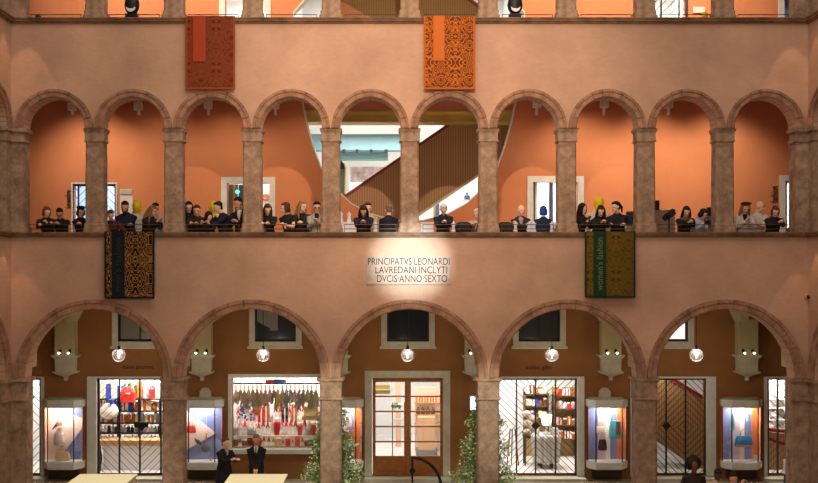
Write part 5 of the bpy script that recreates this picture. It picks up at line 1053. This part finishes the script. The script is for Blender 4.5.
        if style == 'afro':
            ell(hb, hd((0, .075, .05)), (.16*S, .12*S, .15*S), hr, 16, 12); rnd_ = random.Random(int(px))
            for q in range(60):
                aa = rnd_.uniform(0, 6.28); ee = rnd_.uniform(-1, 1.5); v = Vector((.155*math.cos(aa)*math.cos(ee), .075+abs(.12*math.sin(aa)*math.cos(ee)), .05+.14*math.sin(ee))); ell(hb, hd(v), .028*S, None, 6, 5)
        obj('hair', remesh(hb, .012, 2), mat('hair_'+hair, HAIRC[hair], .6), P, True)
    if style == 'hood':
        hb = NB(); c_ = cloth(hair if hair in CLOTH else 'black', CLOTH.get(hair, (.01, .01, .01)))
        ell(hb, hd((0, .032, .03)), (.095*S, .1*S, .11*S), hr, 16, 12); tube(hb, [hd((0, .03, -.02)), hd((0, .04, -.12)), J((0, .01*h, .8*h)), J((0, 0, .74*h))], [(.09*S, .09*S), (.085*S, .085*S), (.09*h, .06*h), (.12*h, .085*h)], 16)
        for s in (-1, 1): tube(hb, [hd((s*.05, -.02, .08)), hd((s*.075, -.035, .0)), hd((s*.05, -.045, -.11))], [.024*S, .028*S, .03*S])
        obj('hood', remesh(hb, .014, 2), c_, P, True)
    if glasses:
        gb = NB()
        for s in (-1, 1): sweep(gb, [hd((s*.032+.022*math.cos(a_), -.094, .004+.018*math.sin(a_))) for a_ in [2*PI*i/8 for i in range(9)]], .004*S, 4)
        sweep(gb, [hd((-.078, .0, .01)), hd((-.056, -.09, .006))], .004*S, 4); sweep(gb, [hd((.078, .0, .01)), hd((.056, -.09, .006))], .004*S, 4); obj('glasses', gb, M_BLACK, P)
    if beard:
        bb_ = NB(); ell(bb_, hd((0, -.04, -.095)), (.052*S, .05*S, .036*S), hr, 12, 8)
        for s in (-1, 1): ell(bb_, hd((s*.05, -.03, -.055)), (.02*S, .035*S, .045*S), hr, 10, 8)
        obj('beard', remesh(bb_, .012, 1), mat('hair_'+hair, HAIRC[hair], .6), P, True)
    if extra: extra(P, J, hd, ah, S, h)
    return P
def veil_extra(P, J, hd, ah, S, h): obj('veil', ell(NB(), hd((0, .0, .01)), (.105*S, .125*S, .135*S)), cloth('yellow', CLOTH['yellow']), P, True)
def cap_extra(P, J, hd, ah, S, h): obj('cap', ell(NB(), hd((0, .02, .09)), (.09*S, .1*S, .06*S)), cloth('black', CLOTH['black']), P, True)
L_, R_y = -.7, .7   # head yaw: negative looks to the picture's left
def ph_extra(P, J, hd, ah, S, h):
    m = (ah[0][3]+ah[1][3])/2
    o = obj('phone', bx(m.x-.035, m.x+.035, m.y-.09, m.y-.08, m.z-.0, m.z+.13), M_BLACK, None); tag(o, 'dark phone held by the woman in the black hood', 'phone')
def pack_extra(P, J, hd, ah, S, h):
    c = J((.17*h, .09*h, .74*h)); o = obj('backpack', loftsq(NB(), c.x, c.y, [(c.z-.2, .09, .08), (c.z, .12, .1), (c.z+.15, .08, .07)], .4), mat('pack', sr(36, 48, 56), .7), None); tag(o, 'dark backpack on the shoulder of the ponytailed woman', 'backpack')
def cam_extra(P, J, hd, ah, S, h):
    m = (ah[0][3]+ah[1][3])/2; t = thing('photo_camera', 'black photo camera held by the woman in pale denim', 'camera', (m.x, m.y-.1, m.z)); obj('body', bx(m.x-.08, m.x+.08, m.y-.14, m.y-.07, m.z-.01, m.z+.09, bev=.01), M_BLACK, t); obj('lens', cyl(NB(), (m.x, m.y-.13, m.z+.04), (m.x, m.y-.24, m.z+.03), .042), M_BLACK, t)
def hat_extra(P, J, hd, ah, S, h): obj('beret', ell(NB(), hd((-.01, .03, .1)), (.105*S, .11*S, .045*S)), cloth('black', CLOTH['black']), P, True)
G1 = 'guests leaning on the gallery ledge'
person(45.5, 205.5, 'woman with auburn bob in a black top, first at the left end of the gallery', d=0.78, hair='auburn', style='bob', top='black', yaw=R_y, lean=.4, hands='chest', group=G1)
person(59.5, 206.8, 'man in black jacket with glasses and black hair, second from the left end', d=1.0, hair='black', style='short', top='black', glasses=True, yaw=.2, pitch=.4, lean=.42, skin=1, hands='rest', group=G1)
person(80, 205.5, 'woman in black beret and black coat with hand at her cheek, leftmost arch', d=0.8, hair='black', style='bob', top='black', yaw=.6, hands='chin', group=G1, extra=hat_extra)
person(110, 209, 'person with brown hair in a wine-dark top, half behind the first pillar', hair='brown', style='short', top='wine', yaw=.3, d=0.74, lean=.5, skin=1, hands='one', group=G1)
person(125.5, 200, 'broad bearded man in a dark navy sweater, arms on the rail', d=1.02, hair='black', style='short', top='navy', beard=True, build=1.22, pitch=.3, skin=1, hands='fold', group=G1)
person(137, 200, 'figure in bright yellow headscarf and white sleeves behind the bearded man', hair='yellow', style='hood', top='white', bottom='yellow', d=1.5, lean=0, yaw=.3, pitch=0, hands='down', group='figures in yellow', extra=veil_extra)
person(151.5, 204.5, 'woman with long dark blonde hair in a black coat turned to the right', hair='blonde', style='long', top='black', turn=.9, yaw=.4, lean=.25, hands='phone', group=G1)
person(155, 202, 'dark-haired man in a white shirt behind the woman with dark blonde hair', hair='black', style='short', top='white', d=1.6, lean=.1, yaw=.5, hands='hold', group=G1)
person(188.5, 200.5, 'woman with long black hair in a dark coat next to the second pillar', hair='black', style='long', top='black', d=1.45, lean=.1, yaw=.3, hands='down', group=G1)
person(197, 204, 'person with short brown hair in a dark brown jacket, elbows on the rail', d=0.95, hair='brown', style='short', top='brown', pitch=.15, skin=1, lean=.4, hands='rest', group=G1)
person(207, 210, 'person with black hood bending low over the rail beside the navy suit', hair='black', style='hood', top='black', d=0.74, lean=.6, pitch=.5, yaw=.6, hands='rest', group=G1)
person(214, 201, 'figure wrapped in a yellow cloak behind the man in the navy suit', hair='yellow', style='hood', top='yellow', bottom='yellow', d=1.9, lean=0, pitch=.1, hands='down', long_coat=True, group='figures in yellow', extra=veil_extra)
person(220, 200.5, 'man in navy suit and white shirt seen in profile looking left', d=1.15, hair='black', style='short', top='navy', under='white', turn=-.9, yaw=-.4, pitch=.2, lean=.3, hands='rest', group=G1)
person(240.5, 196, 'tall man in a dark suit half hidden by the third pillar', hair='dark', style='short', top='black', under='white', d=.95, turn=-.3, yaw=-.5, pitch=.3, lean=.2, skin=1, hands='phone', group=G1)
person(267, 202.5, 'woman with wavy brown hair in a black top, right of the third pillar', d=0.8, hair='brown', style='long', top='black', yaw=.3, pitch=.4, lean=.35, hands='rest', group=G1)
person(287, 201.5, 'woman in black t-shirt with bare crossed arms, face turned away left', d=0.95, hair='brown', style='bob', top='black', sleeves='short', turn=-.4, yaw=-.9, pitch=.1, hands='chin', group=G1)
person(301.5, 200, 'woman with long fair brown hair in a grey blazer', d=1.12, hair='blonde', style='long', top='charcoal', under='black', yaw=.8, pitch=.1, hands='clasp', group=G1)
person(317, 200.5, 'man with glasses in a grey jacket beside the fourth pillar', hair='dark', style='short', top='grey', under='black', glasses=True, d=.95, lean=.2, pitch=.2, yaw=.1, hands='phone', group=G1)
person(368, 201.5, 'person in a beige coat standing behind the woman in navy', hair='dark', style='short', top='beige', d=1.35, lean=.05, pitch=.2, hands='down', group=G1)
person(363.5, 203.5, 'woman with dark curly hair and navy coat, hands joined over the rail', hair='black', style='long', top='navy', build=1.12, pitch=.55, lean=.42, skin=1, hands='clasp', group=G1)
person(389, 203.5, 'grey-haired man in a dark navy suit seen from behind', hair='grey', style='short', top='navy', turn=PI-.35, yaw=.5, lean=.12, pitch=.2, d=.95, hands='front', build=1.1, group=G1)
person(443.5, 202, 'white-haired man in a dark suit with clasped hands', hair='white', style='short', top='navy', under='charcoal', pitch=.5, lean=.4, build=1.05, hands='clasp', group=G1)
person(478.5, 207.5, 'pale-haired person mostly hidden behind the pillar right of the white-haired man', hair='white', style='short', top='pinkgrey', d=.8, yaw=-.6, lean=.4, hands='one', group=G1)
person(521, 204, 'balding man in a dark grey shirt leaning by the bright doorway', hair='dark', style='bald', top='charcoal', sleeves='long', under='pinkgrey', pitch=0, yaw=.3, lean=.42, hands='fold', skin=0, group=G1)
person(543.5, 205, 'person with bright blue hair and dark blue jacket seen from behind', hair='blue', style='bob', top='tealnavy', turn=PI-.3, yaw=.5, lean=.05, pitch=.1, d=1.0, hands='hold', group=G1)
person(581, 202.5, 'woman in a black hooded scarf looking at her phone', hair='black', style='hood', top='black', bottom='darkdenim', turn=.5, yaw=.2, pitch=.3, lean=.2, d=0.95, hands='phone', group=G1, extra=ph_extra)
person(598.5, 196.5, 'figure in a pale yellow headscarf standing behind the right-hand women', hair='yellow', style='hood', top='white', bottom='yellow', d=1.5, lean=0, pitch=0, hands='down', group='figures in yellow', extra=veil_extra)
person(600.5, 204, 'woman with long dark hair in a black leather jacket above the green rug', d=0.76, hair='dark', style='long', top='black', pitch=.4, lean=.42, hands='clasp', group=G1)
person(617, 200.5, 'woman with dark ponytail and black jacket looking left', d=1.05, hair='dark', style='pony', top='black', turn=-.3, yaw=-.8, pitch=.1, lean=.33, hands='fold', group=G1, extra=pack_extra)
person(686, 205, 'woman with long black hair and an olive scarf over a black coat', d=0.8, hair='black', style='long', top='black', under='olive', pitch=.35, lean=.38, hands='clasp', group=G1, extra=lambda P, J, hd, ah, S, h: obj('scarf', remesh(tube(NB(), [J((-.1*h, -.02*h, .79*h)), J((-.05*h, -.05*h, .82*h)), J((.0, -.066*h, .81*h)), J((.05*h, -.05*h, .82*h)), J((.1*h, -.02*h, .79*h))], [.03*h]*5), .015), cloth('olive', CLOTH['olive']), P, True))
person(701, 207, 'woman with black bob in a pale denim jacket holding a camera', d=1.0, hair='black', style='bob', top='denim', turn=.3, yaw=.6, pitch=.5, lean=.35, hands='hold', group=G1, extra=cam_extra)
person(744.5, 200.5, 'woman with very long blonde hair and dark vest over white sleeves', d=0.78, hair='blonde', style='long', top='white', under='black', pitch=.45, lean=.35, hands='phone', group=G1, extra=lambda P, J, hd, ah, S, h: (obj('vest', remesh(tube(NB(), [J((0, 0, .52*h)), J((0, 0, .62*h)), J((0, -.005*h, .72*h)), J((0, 0, .79*h))], [(.105*h, .085*h), (.093*h, .075*h), (.105*h, .084*h), (.08*h, .066*h)]), .02), cloth('black', CLOTH['black']), P, True), obj('hat', ell(NB(), hd((-.0, .02, .09)), (.12*S, .12*S, .04*S)), cloth('brown', CLOTH['brown']), P, True)))
person(758.5, 200, 'bald man in a white t-shirt looking right', d=1.12, hair='dark', style='bald', top='white', sleeves='short', yaw=.9, pitch=.1, lean=.3, hands='fold', build=1.08, group=G1)
person(775, 204.5, 'woman with short red hair in a black coat at the right end', d=0.78, hair='red', style='bob', top='black', yaw=-.1, pitch=.4, lean=.38, hands='clasp', group=G1)
# ground floor
person(0, 0, 'woman in a long black coat with light brown hair standing in profile', X=PX(224.5, 1.2), H=PZ(436.5, 1.2), d=1.2, floor=0, hair='auburn', style='short', top='black', bottom='black', turn=.75, yaw=.3, pitch=.1, lean=0, hands='hold', long_coat=True, under='pinkgrey', group='hosts at the display window')
person(0, 0, 'grey-haired man in a black suit with folded hands before the display window', X=PX(256.5, 1.4), H=PZ(433, 1.4), d=1.4, floor=0, hair='grey', style='short', top='black', bottom='black', pitch=.2, lean=0, hands='front', under='white', tie=True, skin=1, group='hosts at the display window')
GF = dict(floor=0, lean=0, group='guests in the courtyard at the lower right')
person(0, 0, 'person with large dark curly hair in a dark top, lower right', X=PX(694, -2), H=PZ(456, -2)-.07, d=-2, hair='dark', style='afro', top='brown', skin=2, pitch=.0, hands='down', **GF)
person(0, 0, 'person with short black hair and cream top, lower right', X=PX(717, -2.3), H=PZ(466.5, -2.3), d=-2.3, hair='black', style='short', top='beige', skin=2, pitch=.5, hands='down', **GF)
person(0, 0, 'person with brown hair resting the head on a hand, lower right', X=PX(732, -2.6), H=PZ(470.5, -2.6), d=-2.6, hair='dark', style='short', top='pinkgrey', skin=1, pitch=.3, turn=.3, hands='chin_r', **GF)
# ------------------------------------------------------------------ lights and camera
W = bpy.data.worlds.new('world'); bpy.context.scene.world = W; W.use_nodes = True
W.node_tree.nodes['Background'].inputs[0].default_value = (1, .84, .72, 1); W.node_tree.nodes['Background'].inputs[1].default_value = .12
# lamps of the glazed court roof
lamp('AREA', 'court_roof_light', (0, -9, 20), 1150, (1, .86, .72), (.45, 0, 0), shape='RECTANGLE', size=14, size_y=8)
def spot(loc, tgt, e, size, blend, col, r=.15):
    o = lamp('SPOT', 'court_spot', loc, e, col, spot_size=math.radians(size), spot_blend=blend, shadow_soft_size=r); aim(o, tgt); return o
spot((0, -17, 15), (0, 0, 10.4), 7500, 44, 1, (1, .73, .53))
spot((.1, -14, 9), (.02, 0, 6.05), 22000, 9.2, 1, (.72, .9, 1), .1)
for s in (-1, 1):          # warm down lights below the ledges in the court corners
    spot((s*9.2, -.6, 6.9), (s*9.3, -.1, 2), 30, 44, .2, (1, .55, .28), .03)
    spot((s*9.1, -.7, 12.4), (s*9.1, 0, 8), 60, 40, .2, (1, .6, .34), .03)
for px in (333, 485): spot((PX(px, -3), -4.5, 6.6), (PX(px, 1.3), 1.3, 1.2), 1200, 22, .8, (.95, 1, .85), .1)  # spots added to brighten the climbing plants
for px, ty in ((108, 0), (258, 0)): spot((PX(px, -3), -3, 6.6), (PX(px, -1), -1, 1), 900, 40, .8, (1, .95, .85), .1)  # spots added to lift the cream table tops
# wall washers of the galleries
for c, e in zip(FC, (105, 34, 46, 26, 0, 0, 16, 90, 105, 95)):
    if e:
        o = lamp('SPOT', 'gallery_wallwasher', (c*1.02, BW-1.9, 10.5), e*3.1, (1, .8, .62), spot_size=math.radians(100), spot_blend=1, shadow_soft_size=.1); aim(o, (c*1.02, BW, 7.6))
for c, e in zip(FC, (90, 100, 90, 50, 20, 20, 80, 100, 110, 110)):
    o = lamp('SPOT', 'top_wallwasher', (c*1.02, BW-1.7, 15.4), e*4, (1, .82, .66), spot_size=math.radians(95), spot_blend=.8, shadow_soft_size=.1); aim(o, (c*1.02, BW, 13))
lamp('AREA', 'gallery_centre_fill', (0, 1.3, 10.3), 60, (1, .86, .66), (-.95, 0, 0), shape='RECTANGLE', size=5, size_y=.6)  # fill added near the ceiling to brighten the escalator flank
lamp('AREA', 'escalator_front_fill', (0, 4.85, 10.0), 260, (1, .9, .75), (-.3, 0, 0), shape='RECTANGLE', size=5, size_y=.3)  # second added fill, so the slatted flank is evenly lit
lamp('AREA', 'top_gallery_centre_light', (0, 1.3, 15.3), 110, (1, .86, .66), (-.95, 0, 0), shape='RECTANGLE', size=5, size_y=.6)
# galleries opposite
lamp('AREA', 'opposite_gallery_lights', (0, -19, 9), 620, (1, .8, .64), (PI/2-.1, 0, 0), shape='RECTANGLE', size=16, size_y=5)
cam = bpy.data.cameras.new('camera'); co = bpy.data.objects.new('camera', cam); C.objects.link(co); co.location = (CX, CY, CZ); co.rotation_euler = (PI/2, 0, 0)
cam.sensor_width = 36; cam.lens = 36*F/818; cam.shift_x = (408.3-385)/818; cam.shift_y = -(241.5-265)/818; cam.clip_end = 200
sc = bpy.context.scene; sc.camera = co
sc.view_settings.view_transform = 'Standard'; sc.view_settings.look = 'None'; sc.view_settings.gamma = 1; sc.view_settings.use_curve_mapping = False; sc.view_settings.exposure = .12
